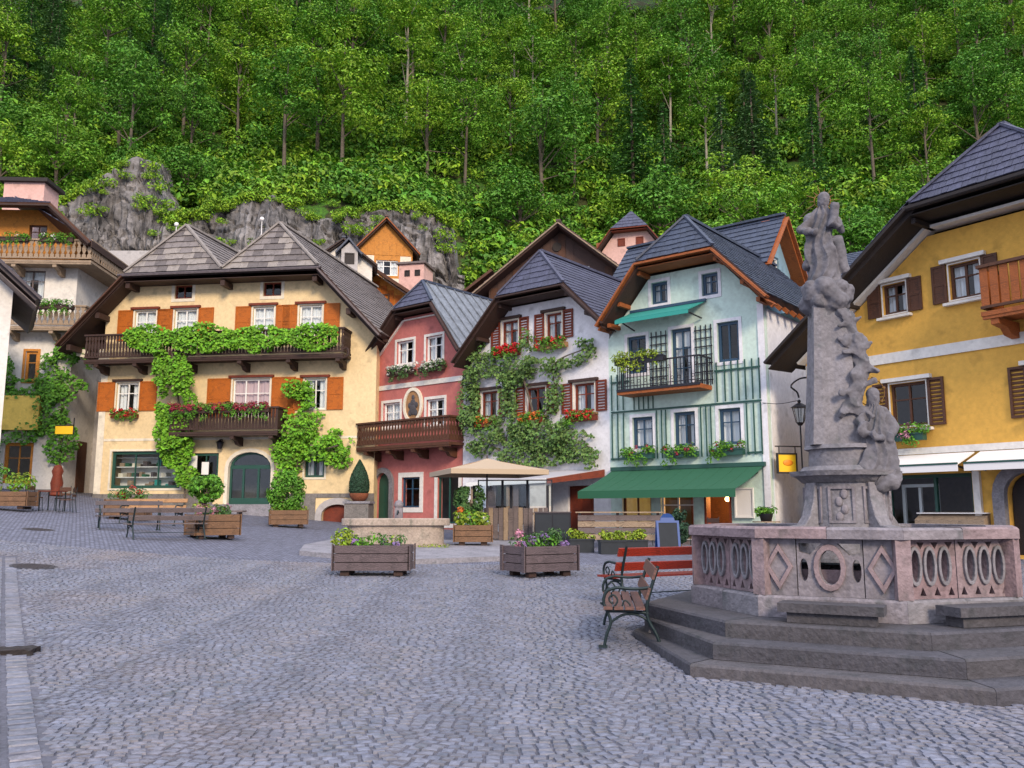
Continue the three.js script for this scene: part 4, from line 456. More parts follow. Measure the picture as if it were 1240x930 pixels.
{ // tall timber chalet beside the cream house: front faces the square, its long side recedes
  const h = house('timber_chalet', 'tall white and honey timber chalet with two carved flower balconies', -30.4, -42.6, 3, 1.8);
  const W = 8.2, f = M.honey, wins = [{ x0: 5.6, x1: 6.5, y0: 15.3, y1: 16.2, f: M.brown, cu: 0 }, bigW(5.3, 6.6, 12.3, 13.8, { f: M.grey }), { x0: 5.95, x1: 6.55, y0: 8.1, y1: 9.6, f: M.honey, ft: 0.12, cu: 0, mv: 0, tr: M.honey, tw: 0.12 }, { x0: 5.3, x1: 6.7, y0: 3.0, y1: 5.0, f: M.honey, ft: 0.16, cu: 0, mv: 1 }];
  const pts = [[0, 1.8], [W, 1.8], [W, 15.6], [6.9, 16.75], [0, 16.75]];
  part(h, 'wall', [shapeGeo(pts.map(([x, y]) => [x, Math.min(y, 14.3)]).filter((p, i) => i !== 3), wins.slice(1).map((w) => rect(w.x0, w.x1, w.y0, w.y1)), 0.3).translate(0, 0, -0.3), bx(W - 0.3, W, 1.8, 14.3, -9, -0.301), bx(0, W, 1.8, 16, -9.3, -9.001)], M.offwhite);
  part(h, 'timber_wall', [shapeGeo([[0, 14.31], [W, 14.31], [W, 15.65], [6.9, 17.0], [0, 17.0]], [rect(5.6, 6.5, 15.3, 16.2)], 0.3).translate(0, 0, -0.3), bx(W - 0.3, W, 14.31, 15.5, -9, -0.301)], M.honey);
  for (const w of wins) windowIn(h, w);
  part(h, 'inner_wall', bx(0, W - 0.32, 1.9, 14, -2.2, -2.1), M.room);
  const e1 = V(-1, 16.95, 1.3), e2 = V(7.2, 16.95, 1.3), e3 = V(9.3, 15.0, 1.3), e3b = V(9.3, 15.0, -9.6), pk = V(3.2, 18.6, -2.6), pkb = V(3.2, 18.6, -9.6);
  const roof = part(h, 'roof', [slab([e1, e2, pk], 0.3), slab([e3, e3b, pkb, pk, e2], 0.3)], M.brown);
  for (const pp of [[e1, e2, pk], [e3, e3b, pkb, pk, e2]]) part(roof, 'shingle_covering', shingles(pp, 0.4, 0.45, 0.04), M.slate).userData.kind = 'stuff';
  part(roof, 'barge_board', [beam(e1.clone().add(V(0, -0.2, 0.05)), e2.clone().add(V(0, -0.2, 0.05)), 0.08, 0.4, V(0, 0, 1)), beam(e2.clone().add(V(0, -0.2, 0.05)), e3.clone().add(V(0, -0.2, 0.05)), 0.08, 0.4, V(0, 0, 1))], M.dark); part(roof, 'eave_board', beam(e3.clone().add(V(0.04, -0.15, 0)), e3b.clone().add(V(0.04, -0.15, 0)), 0.06, 0.34), M.dark);
  for (let i = 0; i < 8; i++) part(roof, 'rafter', beam(V(9.2, 14.72, -i * 1.1), V(8.2, 15.66, -i * 1.1), 0.12, 0.16), M.brown);
  const bc = (y, rh, m, dep) => { const b = balcony(h, 0.5, W + dep, y, dep, { m, rh, pitch: 0.26, bw: 0.2, turned: 1, br: [3.5, 5.5, 7.5] }); part(b, 'side_gallery', [bx(W + 0.01, W + dep, y - 0.12, y, -8.5, -0.002), bx(W + dep - 0.06, W + dep, y + rh, y + rh + 0.08, -8.5, -0.002), bx(W + dep - 0.06, W + dep, y + 0.08, y + 0.15, -8.5, -0.002), bx(W + dep - 0.05, W + dep - 0.02, y + 0.35, y + 0.55, -8.5, -0.002)], m); for (let i = 0; i < 30; i++) part(b, 'baluster', bx(W + dep - 0.05, W + dep - 0.015, y + 0.151, y + rh - 0.001, -0.15 - i * 0.28, -0.32 - i * 0.28), m); return b; };
  bc(14.05, 1.0, M.palewood, 1.1); bc(10.7, 1.0, M.palewood, 0.95);
  part(h, 'oriel', [bx(4.9, 7.0, 5.6, 7.3, 0.01, 0.4)], M.yellowPl);
  part(h, 'plinth', bx(-0.02, W + 0.03, 1.8, 2.7, 0.002, 0.06), M.plinth);
  part(h, 'side_door', [bx(W + 0.003, W + 0.05, 2.6, 5.2, -2.4, -1.4)], M.brown);
  const ch = part(h, 'chimney_block', bx(1.0, 3.3, 17.3, 20.7, -7.6, -5.8), M.pinkPl); part(ch, 'chimney_cap', bx(0.75, 3.55, 20.71, 20.93, -7.85, -5.55), M.darker);
  for (const [a, b, y, z, n] of [[3.6, 6.2, 14.95, 1.15, 'green trailing flower box on the upper chalet balcony, long one'], [6.8, 8.4, 14.95, 1.15, 'green trailing flower box on the upper chalet balcony, short one at the corner'], [6.4, 8.6, 11.55, 1.05, 'green flower box on the lower chalet balcony']]) flowerBox(h, n, a, b, y, z, L.white, { fd: 0.2, hg: 0.3 });
  vineOn(h, 'dark_ivy', 'dark green ivy over the lower walls of the timber chalet', [[8.0, 8.3, 1.4, 1.5], [7.6, 6.6, 0.9, 1.4], [8.2, 5.0, 0.8, 1.2], [5.0, 8.3, 0.6, 1.3], [6.2, 7.7, 1.8, 0.5], [5.9, 5.4, 1.4, 0.5], [4.6, 5.6, 0.6, 2.4], [8.3, 9.6, 1.0, 0.6]], 0.18, 520, L.b, 0.5, [Object.assign([[8.1, 2.0, 0.15], [8.1, 4.5, 0.15], [7.9, 8.5, 0.15]], { r: 0.06 })]);
  const s = thing('yellow_shop_sign', 'small yellow sign board over the passage by the chalet', 'sign', [-21.35, 5.45, -41.2], 0); part(s, 'board', bx(-0.42, 0.42, -0.18, 0.2, -0.03, 0.03), M.signY); part(s, 'bracket', [bx(-0.45, 0.45, 0.22, 0.26, -0.02, 0.02), bx(0.42, 0.46, -0.2, 0.6, -0.02, 0.02)], M.ironB);
  const pw = house('passage_house', 'grey wall and brown door in the passage beside the cream house', -22.6, -46.2, 3, 2.2); part(pw, 'wall', bx(0, 3.2, 2.2, 8.6, -1, 0), M.greyPl); const dd = part(pw, 'door', bx(0.75, 1.6, 2.5, 5.0, 0.003, 0.06), M.brown); part(dd, 'panel', [bx(0.85, 1.5, 2.7, 3.6, 0.061, 0.08), bx(0.85, 1.5, 3.8, 4.8, 0.061, 0.08)], M.redBrown);
}
{ // roof corner of the nearest house at the edge of the square
  const h = house('grey_roofed_house', 'white house corner under a grey overhanging roof edge', -25.37, -30.83, 31, 1.6);
  part(h, 'wall', [bx(0, 6.15, 1.6, 10.9, -6, -0.01)], M.offwhite);
  const r = part(h, 'roof', [slab([V(7.1, 10.1, 0.9), V(7.1, 10.1, -6.6), V(2, 14.6, -6.6), V(2, 14.6, 0.9)], 0.25)], M.greyD); part(r, 'shingle_covering', shingles([V(7.1, 10.1, 0.9), V(7.1, 10.1, -6.6), V(2, 14.6, -6.6), V(2, 14.6, 0.9)], 0.36, 0.4, 0.03), M.slate).userData.kind = 'stuff'; part(r, 'barge_board', beam(V(7.12, 9.95, 0.95), V(2, 14.45, 0.95), 0.07, 0.4, V(0, 0, 1)), M.greyD); part(r, 'soffit', slab([V(2, 14.1, 0.9), V(7.0, 9.7, 0.9), V(7.0, 9.7, 0), V(2, 14.1, 0)], 0.04), M.grey);
}
{ // orange timber house on the slope
  const h = house('orange_timber_house', 'bright orange timber gable house on the slope', -10.6, -58, 9, 12);
  gable(h, 3.7, 6, 12, 19.9, 21.9, M.honey, M.roofBrown, { ov: 0.5, barge: M.orangeWood, wins: [bigW(1.0, 2.6, 20.35, 20.9, { mv: 2, mh: 0 }), bigW(1.2, 2.7, 17.8, 18.9, { mv: 2 })] });
  part(h, 'lower_plaster', [bx(0.1, 1.05, 16.6, 19.2, 0.005, 0.03), bx(2.85, 3.6, 16.6, 19.2, 0.005, 0.03), bx(1.06, 2.84, 16.6, 17.6, 0.005, 0.03)], M.creamTrim); for (let i = 0; i < 7; i++) part(h, 'cladding_plank', bx(0.1 + i * 0.5, 0.57 + i * 0.5, 19.25, 20.1, 0.005, 0.03), M.honey);
  const l = house('orange_shed', 'low orange timber shed with a steep sloping roof', -9.6, -52, -12, 11.5);
  part(l, 'wall', shapeGeo([[0, 11.5], [3.4, 11.5], [3.4, 14.6], [0, 17.0]], [], 0.3).translate(0, 0, -3), M.honey); part(l, 'wall_boards', [0, 1, 2, 3, 4, 5, 6].map((i) => bx(0.1 + i * 0.48, 0.52 + i * 0.48, 12, 16.4 - i * 0.34, -2.69, -2.66)), M.orange); const r = part(l, 'roof', slab([V(-0.3, 17.35, -2), V(3.9, 14.45, -2), V(3.9, 14.45, -6), V(-0.3, 17.35, -6)].reverse(), 0.2), M.brown); part(r, 'barge_board', beam(V(-0.3, 17.2, -1.97), V(3.9, 14.3, -1.97), 0.06, 0.3, V(0, 0, 1)), M.dark); part(l, 'window', ring(0.5, 1.2, 14.7, 15.5, 0.1, -2.65, -2.6), M.brown);
  const p = house('pink_annex', 'small pink plastered annex with a flat roof beside the orange house', -7.4, -55, -12, 12); part(p, 'wall', bx(0, 1.7, 12, 17.6, -2, 0), M.pinkPl); part(p, 'roof_slab', bx(-0.15, 1.85, 17.61, 17.75, -2.1, 0.15), M.grey); for (const x of [0.4, 1.1]) part(p, 'window', [...ring(x, x + 0.36, 16.8, 17.2, 0.06, 0.003, 0.05), bx(x + 0.05, x + 0.31, 16.85, 17.15, 0.004, 0.012)], M.darker);
}
{ // blue slate house with a small white dormer
  const h = house('blue_slate_house', 'blue slate roofed house with a small white dormer', -12.3, -52, 10, 8); h.position.y += 0.9;
  gable(h, 3.6, 5, 8, 16.2, 17.6, M.offwhite, M.slateBlue, { ov: 0.3 }); const d = part(h, 'dormer', [bx(1.7, 2.7, 15.4, 16.7, -0.5, 0.7), shapeGeo([[1.7, 16.7], [2.7, 16.7], [2.2, 17.2]], [], 0.2).translate(0, 0, 0.5)], M.greyPl); part(d, 'dormer_roof', [slab([V(1.4, 16.45, 0.9), V(2.2, 17.4, 0.9), V(2.2, 17.4, -0.8), V(1.4, 16.45, -0.8)].reverse(), 0.1), slab([V(3.0, 16.45, 0.9), V(3.0, 16.45, -0.8), V(2.2, 17.4, -0.8), V(2.2, 17.4, 0.9)], 0.1)], M.slateBlue); part(d, 'window', [...ring(1.9, 2.5, 15.8, 16.5, 0.08, 0.703, 0.74), bx(1.95, 2.45, 15.85, 16.45, 0.704, 0.715)], M.darker);
}
{ // brown barn
  const h = house('brown_barn', 'dark brown timber barn with a wide gable roof', -1.3, -47.5, -12, 4);
  gable(h, 8, 8, 4, 14.2, 17.4, M.barn, M.roofBrown, { ov: 0.9, xr: 4.1, barge: M.palewood, under: M.barn, wins: [{ x0: 4.9, x1: 5.7, y0: 14.6, y1: 15.05, f: M.frameW, cu: 'full', mv: 0, mh: 0 }] });
  for (let i = 0; i < 18; i++) { const x = 0.1 + i * 0.43, top = 13.8 + 3.2 * (1 - Math.abs(x + 0.2 - 4.1) / 4.1); if (x > 4.4 && x < 5.8) continue; part(h, 'cladding_plank', bx(x, x + 0.405, 9, top, 0.004, 0.024 + 0.012 * (i % 2)), i % 3 ? M.barn : M.brown); }
  part(h, 'round_vent', [cyl(0.26, 0.26, 0.06, 0, 0, 0, 14).rotateX(PI / 2).translate(3.9, 16.2, 0.03)], M.darker);
  part(h, 'lean_to', [bx(-1.9, -0.05, 4, 13.6, -6, -1), slab([V(-2.4, 13.4, -0.4), V(0.1, 15.2, -0.4), V(0.1, 15.2, -6.4), V(-2.4, 13.4, -6.4)].reverse(), 0.15)], M.brown);
  part(h, 'lean_to_window', ring(-1.5, -0.4, 12.0, 13.0, 0.1, -0.99, -0.93), M.palewood);
}
{ // pink tower house
  const h = house('pink_house', 'pale pink house with a hipped slate gable on the hillside', 6.5, -62, -18, 14);
  part(h, 'wall', [shapeGeo([[0, 14], [4.6, 14], [4.6, 20.4], [3.5, 21.9], [1.1, 21.9], [0, 20.4]], [], 0.3).translate(0, 0, -0.3), bx(4.3, 4.6, 14, 20.3, -5, -0.301), bx(0, 4.6, 14, 20, -5.3, -5.001), bx(0, 0.3, 14, 20.3, -5, -0.301)], M.pinkPl);
  for (const x of [1.35, 2.7]) part(h, 'window', [...ring(x, x + 0.55, 20.9, 21.5, 0.07, 0.003, 0.05), bx(x + 0.05, x + 0.5, 20.95, 21.45, 0.004, 0.012)], M.redBrown);
  halfHip(h, { xl: -0.6, yl: 20.1, xr: 5.2, yr: 20.1, hl: 0.95, hr: 3.65, hy: 22.15, px: 2.3, py: 23.7, pz: -0.5, zf: 0.6, zb: -5.6, th: 0.18 }, M.slate, { barge: M.redBrown, purlin: 0, rowH: 0.36, colW: 0.4 });
  part(h, 'chimney', bx(-0.9, 0.3, 19.5, 22.3, -4, -3), M.pot);
}
{ // blue house behind the mint house: ridge runs along the row, gable end towards the alley
  const h = house('blue_house', 'blue-grey house with slate roof and orange gable boards behind the mint house', 10.6, -35.9, 51, 6);
  gable(h, 3.4, 7, 6, 12.6, 14.6, M.bluePl, M.slateBlue, { ov: 0.55, barge: M.orangeWood, under: M.orangeWood, wins: [bigW(1.2, 2.1, 11.5, 12.8, { f: M.frameW, cu: 0 })] });
  const g = house('slate_roof_house', 'dark slate roofed house further back over the alley', 13.4, -46, -39, 6); gable(g, 8, 6, 6, 13.2, 13.25, M.greyPl, M.slateBlue, { ov: 0.5 }); const rf = part(g, 'front_roof', slab([V(-0.6, 12.9, 1.4), V(8.6, 12.9, 1.4), V(8.6, 15.4, -2.4), V(-0.6, 15.4, -2.4)], 0.2), M.slateBlue); part(rf, 'shingle_covering', shingles([V(-0.6, 12.9, 1.4), V(8.6, 12.9, 1.4), V(8.6, 15.4, -2.4), V(-0.6, 15.4, -2.4)], 0.3, 0.3, 0.03), M.slateBlue).userData.kind = 'stuff';
}
{ // flat metal roofs between the red and the white house
  const h = house('tin_roofed_annex', 'low annex with grey sheet metal roofs behind the red house', 0.2, -44.2, -39, 5); part(h, 'wall', bx(-3.5, 2.6, 5, 10.6, -4, 0), M.greyPl); const r = part(h, 'roof', slab([V(-3.8, 10.65, 0.5), V(2.9, 10.65, 0.5), V(2.9, 11.6, -4.2), V(-3.8, 11.6, -4.2)], 0.1), M.metalRoof); for (let i = 0; i < 9; i++) part(r, 'seam', beam(V(-3.6 + i * 0.78, 10.68, 0.5), V(-3.6 + i * 0.78, 11.63, -4.2), 0.05, 0.06), M.metalRoof);
}
// ---------------------------------------------------------------- fountain monument
function sdfMesh(res, size, caps, k, disp) { // caps [ax,ay,az,bx,by,bz,ra,rb], cube of half-edge size centred on c
  const mc = new MarchingCubes(res, M.statue, false, false, 400000); mc.isolation = 0; const c = size.c || [0, 0, 0], s = size.s; const n = res;
  for (let z = 0; z < n; z++) for (let y = 0; y < n; y++) for (let x = 0; x < n; x++) {
    const px = c[0] + ((x - n / 2) / (n / 2)) * s, py = c[1] + ((y - n / 2) / (n / 2)) * s, pz = c[2] + ((z - n / 2) / (n / 2)) * s; let e = 0;
    for (const q of caps) { const dx = q[3] - q[0], dy = q[4] - q[1], dz = q[5] - q[2], l = dx * dx + dy * dy + dz * dz; let t = l ? ((px - q[0]) * dx + (py - q[1]) * dy + (pz - q[2]) * dz) / l : 0; t = Math.max(0, Math.min(1, t)); const d = Math.hypot(px - q[0] - dx * t, py - q[1] - dy * t, pz - q[2] - dz * t) - (q[6] + (q[7] - q[6]) * t); e += Math.exp(-d / k); }
    let d = -k * Math.log(e + 1e-30); if (disp && d < 0.2) d += disp(px, py, pz); mc.field[x + y * n + z * n * n] = -d;
  }
  mc.update(); const cnt = mc.count, P = new Float32Array(cnt * 3), N = new Float32Array(cnt * 3);
  for (let i = 0; i < cnt; i++) for (let a = 0; a < 3; a++) { P[i * 3 + a] = c[a] + mc.positionArray[i * 3 + a] * s; N[i * 3 + a] = mc.normalArray[i * 3 + a]; }
  const g = new THREE.BufferGeometry(); g.setAttribute('position', new THREE.BufferAttribute(P, 3)); g.computeVertexNormals(); const q = g.attributes.normal; for (let i = 0; i < cnt; i++) { const l = Math.hypot(N[i * 3], N[i * 3 + 1], N[i * 3 + 2]) || 1; q.setXYZ(i, N[i * 3] / l, N[i * 3 + 1] / l, N[i * 3 + 2] / l); } 
  return g;
}
{
  const t = thing('fountain_monument', 'octagonal stone fountain with carved basin, steps and a tall sculpted column', 'fountain', [MC.x, 0, MC.z], MC.th);
  const oct = (Rr, i) => { const a = (i - 0.5) * PI / 4; return [Math.sin(a) * Rr, Math.cos(a) * Rr]; }; // corner i between face i-1 and i
  const ringBlocks = (R0, R1, y0, y1, name, m, nb, sn) => { const oc = sn === undefined ? oct : (r, i) => stepCorner(r, i, sn); for (let i = 0; i < 8; i++) { const [ax, az] = oc(R1, i), [bx_, bz] = oc(R1, i + 1), [cx, cz] = oct(R0, i), [dx, dz] = oct(R0, i + 1); for (let k = 0; k < nb; k++) { const f0 = k / nb + (k ? 0.0012 : 0), f1 = (k + 1) / nb - 0.0012, L2 = (a, b, f) => a + (b - a) * f, e = 0.022, j = rr(-0.004, 0.004);
    const o0 = V(L2(ax, bx_, f0), y0, L2(az, bz, f0)), o1 = V(L2(ax, bx_, f1), y0, L2(az, bz, f1)), i0 = V(L2(cx, dx, f0), y0, L2(cz, dz, f0)), i1 = V(L2(cx, dx, f1), y0, L2(cz, dz, f1)); const up = (v, y) => v.clone().setY(y + j), inn = (a, b) => a.clone().lerp(b, e / Math.max(0.05, a.distanceTo(b)));
    const t0 = up(inn(o0, i0), y1), t1 = up(inn(o1, i1), y1), s0 = up(o0, y1 - e), s1 = up(o1, y1 - e), ti0 = up(i0, y1), ti1 = up(i1, y1); part(t, name, tri([...quad(o0, o1, s1, s0), ...quad(s0, s1, t1, t0), ...quad(t0, t1, ti1, ti0), ...quad(o1, i1, ti1, s1), ...quad(i0, o0, s0, ti0), ...quad(i1, i0, ti0, ti1)]), Array.isArray(m) ? pick(m) : m); } } };
  const stp = [M.stoneDark, mat(0x5e5a5e, { t: 'stone', b: 0.012 }), mat(0x525057, { t: 'stone', b: 0.012 })];
  ringBlocks(2.2, 3.35, -0.25, 0.165, 'step_block', stp, 1, 0); ringBlocks(1.9, 2.9, 0.166, 0.33, 'step_block', stp, 1, 1); ringBlocks(1.5, 2.5, 0.331, 0.495, 'step_block', stp, 1);
  ringBlocks(1.62, 1.92, 0.496, 0.72, 'plinth_block', [M.stonePale, M.stone], 2);
  // pierced balustrade panels between rails
  const Rb = 1.82, ap = Rb * OA, side = 2 * Rb * Math.sin(PI / 8), pm = [M.stonePink, M.stone, mat(0x988083, { t: 'stone', b: 0.01 })], y0 = 0.722, y1 = 1.32;
  const place = (o, i, x) => { o.rotation.y = i * PI / 4; o.position.set(Math.sin(i * PI / 4) * ap + Math.cos(i * PI / 4) * x, 0, Math.cos(i * PI / 4) * ap - Math.sin(i * PI / 4) * x); };
  const ell = (cx, cy, rx, ry, n = 16) => { const p = []; for (let i = 0; i < n; i++) { const a = i / n * 2 * PI; p.push([cx + Math.cos(a) * rx, cy + Math.sin(a) * ry]); } return p; };
  const H = y1 - y0, arc = (cx, w, b, tp) => archPts(cx - w / 2, cx + w / 2, b, tp, w / 2, 8), tr3 = (cx, w, b, hh) => [[cx - w / 2, b], [cx + w / 2, b], [cx, b + hh]];
  for (let i = 0; i < 8; i++) {
    const s2 = side / 2;
    if (i === 0 || i === 4) { // diamond, pierced oval, diamond
      const w1 = side * 0.26, xs = [-s2, -s2 + w1, s2 - w1, s2];
      for (const [a, b] of [[xs[0], xs[1]], [xs[2], xs[3]]]) { const w = b - a - 0.01, o = part(t, 'diamond_panel', shapeGeo(rect(-w / 2, w / 2, y0, y1), [], 0.13).translate(0, 0, -0.14), pick(pm)); place(o, i, (a + b) / 2); part(o, 'diamond', shapeGeo([[0, y0 + 0.06], [w * 0.4, (y0 + y1) / 2], [0, y1 - 0.06], [-w * 0.4, (y0 + y1) / 2]], [[[0, y0 + 0.13], [-w * 0.29, (y0 + y1) / 2], [0, y1 - 0.13], [w * 0.29, (y0 + y1) / 2]]], 0.03, 0.004).translate(0, 0, -0.008), M.stonePink); }
      const w = xs[2] - xs[1] - 0.01, o = part(t, 'pierced_panel', shapeGeo(rect(-w / 2, w / 2, y0, y1), [ell(0, y0 + H * 0.5, w * 0.17, H * 0.3), [[-w * 0.47, y1 - 0.05], [-w * 0.47, y1 - 0.14], [-w * 0.3, y1 - 0.17], [-w * 0.12, y1 - 0.05]].reverse(), [[w * 0.47, y1 - 0.05], [w * 0.12, y1 - 0.05], [w * 0.3, y1 - 0.17], [w * 0.47, y1 - 0.14]].reverse(), ell(-w * 0.4, y0 + H * 0.45, w * 0.07, H * 0.2), ell(w * 0.4, y0 + H * 0.45, w * 0.07, H * 0.2)], 0.12).translate(0, 0, -0.14), M.stone); place(o, i, 0); part(o, 'moulding', shapeGeo(ell(0, y0 + H * 0.5, w * 0.24, H * 0.4), [ell(0, y0 + H * 0.5, w * 0.175, H * 0.31)], 0.03, 0.004).translate(0, 0, -0.018), M.stonePink);
    } else for (let k = 0; k < 2; k++) {
      const w = side / 2 - 0.012, x = (k - 0.5) * side / 2, hs = [], nn = 3; for (let q = 0; q < nn; q++) { const cx = (q - 1) * w * 0.27; hs.push(ell(cx, y0 + H * 0.55, w * 0.075, H * 0.27)); } for (let q = 0; q < 4; q++) { const cx = (q - 1.5) * w * 0.26; hs.push(tr3(cx, w * 0.12, y0 + 0.03, 0.09)); hs.push([[cx - w * 0.07, y1 - 0.03], [cx, y1 - 0.1], [cx + w * 0.07, y1 - 0.03]]); }
      const o = part(t, 'pierced_panel', shapeGeo(rect(-w / 2, w / 2, y0, y1), hs, 0.12).translate(0, 0, -0.14), pick(pm)); place(o, i, x); for (let q = 0; q < nn; q++) { const cx = (q - 1) * w * 0.27; part(o, 'moulding', shapeGeo(ell(cx, y0 + H * 0.55, w * 0.115, H * 0.33), [ell(cx, y0 + H * 0.55, w * 0.08, H * 0.28)], 0.025, 0.004).translate(0, 0, -0.018), M.stonePale); }
    }
  }
  for (let i = 0; i < 8; i++) { const [x, z] = oct(1.8, i), o = part(t, 'corner_post', bx(-0.075, 0.075, y0, y1 + 0.001, -0.09, 0.09), pick(pm)); o.position.set(x, 0, z); o.rotation.y = (i - 0.5) * PI / 4; }
  ringBlocks(1.6, 1.93, y1 + 0.002, 1.44, 'coping_block', [M.stonePink, M.stone], 2);
  part(t, 'water', new THREE.CylinderGeometry(1.55, 1.55, 0.02, 8).rotateY(PI / 8).translate(0, 1.05, 0), M.water);
  part(t, 'basin_floor', [new THREE.CylinderGeometry(1.62, 1.62, 0.5, 8, 1, true).rotateY(PI / 8).translate(0, 0.74, 0)], M.stonePink);
  // stone ledges on the top step
  for (const [i, x, w] of [[0, 0.05, 1.0], [1, 0.25, 1.5]]) { const o = part(t, 'stone_ledge', [bx(-w / 2, w / 2, 0.6, 0.69, 0.2, 0.52), bx(-w / 2 + 0.08, w / 2 - 0.08, 0.496, 0.599, 0.24, 0.46)], M.stoneDark); place(o, i, x); }
  const toL = (x, y, z) => { const v = V(x, y, z).applyAxisAngle(V(0, 1, 0), -MC.th); return [v.x, v.y, v.z]; };
  // pedestal
  const ped = (r0, r1, ya, yb) => new THREE.CylinderGeometry(r1, r0, yb - ya, 8).rotateY(PI / 8).translate(0, (ya + yb) / 2, 0);
  const p = part(t, 'pedestal', [ped(0.72, 0.7, 0.5, 1.25), ped(0.62, 0.53, 1.251, 1.42), ped(0.52, 0.5, 1.421, 1.95), ped(0.53, 0.62, 1.951, 2.03), ped(0.66, 0.68, 2.031, 2.09), ped(0.56, 0.5, 2.091, 2.15), ped(0.44, 0.43, 2.151, 2.36), ped(0.49, 0.47, 2.361, 2.41)], M.stonePale);
  for (let i = 0; i < 8; i++) { const o = part(p, 'relief_panel', [...ring(-0.15, 0.15, 1.47, 1.9, 0.03, 0, 0.025), ...[0, 1, 2, 3].map((k) => new THREE.SphereGeometry(0.045, 8, 6).scale(1, 1.3, 0.5).translate(0.03 * (k % 2 ? 1 : -1), 1.54 + k * 0.09, 0.01))], M.stone); o.rotation.y = i * PI / 4; o.position.set(Math.sin(i * PI / 4) * 0.468, 0, Math.cos(i * PI / 4) * 0.468); }
  for (const i of [1, 3, 5, 7]) { const o = part(p, 'scroll_buttress', shapeGeo([[0, 1.25], [0.34, 1.25], [0.4, 1.33], [0.36, 1.42], [0.24, 1.44], [0.16, 1.55], [0.1, 1.75], [0.08, 1.94], [0, 1.94]], [], 0.16, 0.01).translate(0, 0, -0.08), M.stonePale); o.rotation.y = -PI / 2 + i * PI / 4; o.position.set(Math.sin(i * PI / 4) * 0.43, 0, Math.cos(i * PI / 4) * 0.43); }
  // tapering three-sided column, slightly concave faces
  const sec = []; for (let i = 0; i < 24; i++) { const a = i / 24 * 2 * PI, m = ((a + PI / 4) % (PI / 2)) - PI / 4; sec.push([a, 0.86 / Math.cos(m) * (Math.abs(m) > 0.6 ? 0.93 : 1) * (1 - 0.06 * Math.cos(m * 4))]); }
  const tri3 = [], Y = [2.41, 2.7, 3.2, 3.7, 4.2], rad = [0.35, 0.325, 0.285, 0.25, 0.22]; for (let j = 0; j < Y.length - 1; j++) for (let i = 0; i < 24; i++) { const q = (i + 1) % 24, P = (j2, i2) => V(Math.cos(sec[i2][0]) * sec[i2][1] * rad[j2], Y[j2], Math.sin(sec[i2][0]) * sec[i2][1] * rad[j2]); tri3.push(...quad(P(j, q), P(j, i), P(j + 1, i), P(j + 1, q))); }
  const sh = toL(-0.13, 0, 0), shift = (o) => { o.position.x += sh[0]; o.position.z += sh[2]; return o; };
  shift(part(t, 'column', tri(tri3), M.stonePale)).rotation.y = 0.35;
  const fold = (f, a, b) => (x, y, z) => a * 1.6 * (Math.abs(Math.sin(x * f * 0.5 + Math.sin(y * 9) * 1.6 + z * f * 0.4 + y * 8)) - 0.6) + b * noise3(x * 13, y * 13, z * 13) + b * 0.6 * noise3(x * 27, y * 27, z * 27);
  // clouds and cherubs on the column: world offsets along the viewer's right-hand side
  const dirX = V(Math.cos(-MC.th), 0, Math.sin(-MC.th) * -1); // local axis that points along +x of the world
  const cap = (x, y, z, x2, y2, z2, ra, rb) => [...toL(x, y, z), ...toL(x2, y2, z2), ra, rb], ball = (x, y, z, r) => cap(x, y, z, x, y, z, r, r);
  const putto = (x, y, z, s, a) => [ball(x, y + 0.2 * s, z, 0.075 * s), cap(x, y + 0.1 * s, z, x + a * 0.06 * s, y - 0.1 * s, z, 0.085 * s, 0.08 * s), cap(x, y + 0.07 * s, z, x - 0.2 * s, y + 0.02 * s, z + 0.08 * s, 0.035 * s, 0.028 * s), cap(x, y + 0.07 * s, z, x + 0.16 * s, y + 0.16 * s, z + 0.06 * s, 0.035 * s, 0.028 * s), cap(x + a * 0.06 * s, y - 0.1 * s, z, x + a * 0.2 * s, y - 0.2 * s, z + 0.06 * s, 0.055 * s, 0.04 * s), cap(x + a * 0.06 * s, y - 0.1 * s, z, x - a * 0.1 * s, y - 0.24 * s, z + 0.08 * s, 0.055 * s, 0.04 * s)];
  const relief = [...putto(0.26, 3.5, 0.24, 1, 1), ...putto(0.22, 3.0, 0.28, 1.15, -1), ...putto(0.2, 3.86, 0.2, 0.8, 1), cap(0.16, 2.75, 0.16, 0.16, 3.9, 0.1, 0.14, 0.09), cap(0.34, 2.6, 0.16, 0.2, 2.9, 0.2, 0.1, 0.08), cap(0.05, 3.72, 0.24, 0.34, 3.6, 0.2, 0.03, 0.03), ball(0.3, 3.25, 0.2, 0.09), ball(0.18, 3.22, 0.26, 0.07), ball(0.24, 4.02, 0.05, 0.1), ball(0.12, 4.04, 0.18, 0.09)];
  shift(part(t, 'column_relief', sdfMesh(140, { c: toL(0.2, 3.38, 0.18), s: 0.82 }, relief, 0.014, fold(40, 0.013, 0.014)), M.statue));
  const cl = []; for (let i = 0; i < 16; i++) { const a = i / 16 * 2 * PI; cl.push(ball(Math.cos(a) * 0.2, 4.22 + (i % 3) * 0.09, Math.sin(a) * 0.2, 0.1 + (i % 2) * 0.03)); } cl.push(cap(0, 4.1, 0, 0, 4.5, 0, 0.2, 0.17), ball(-0.22, 4.42, 0.1, 0.08), ball(0.24, 4.36, 0.1, 0.09));
  shift(part(t, 'cloud_capital', sdfMesh(80, { c: [0, 4.3, 0], s: 0.48 }, cl, 0.012, fold(20, 0.005, 0.012)), M.statue));
  // seated saint on the pedestal corner
  const saint = thing('seated_saint_statue', 'draped stone saint with a star halo leaning against the column base', 'statue', [MC.x + 0.26, 2.0, MC.z + 0.3], 0);
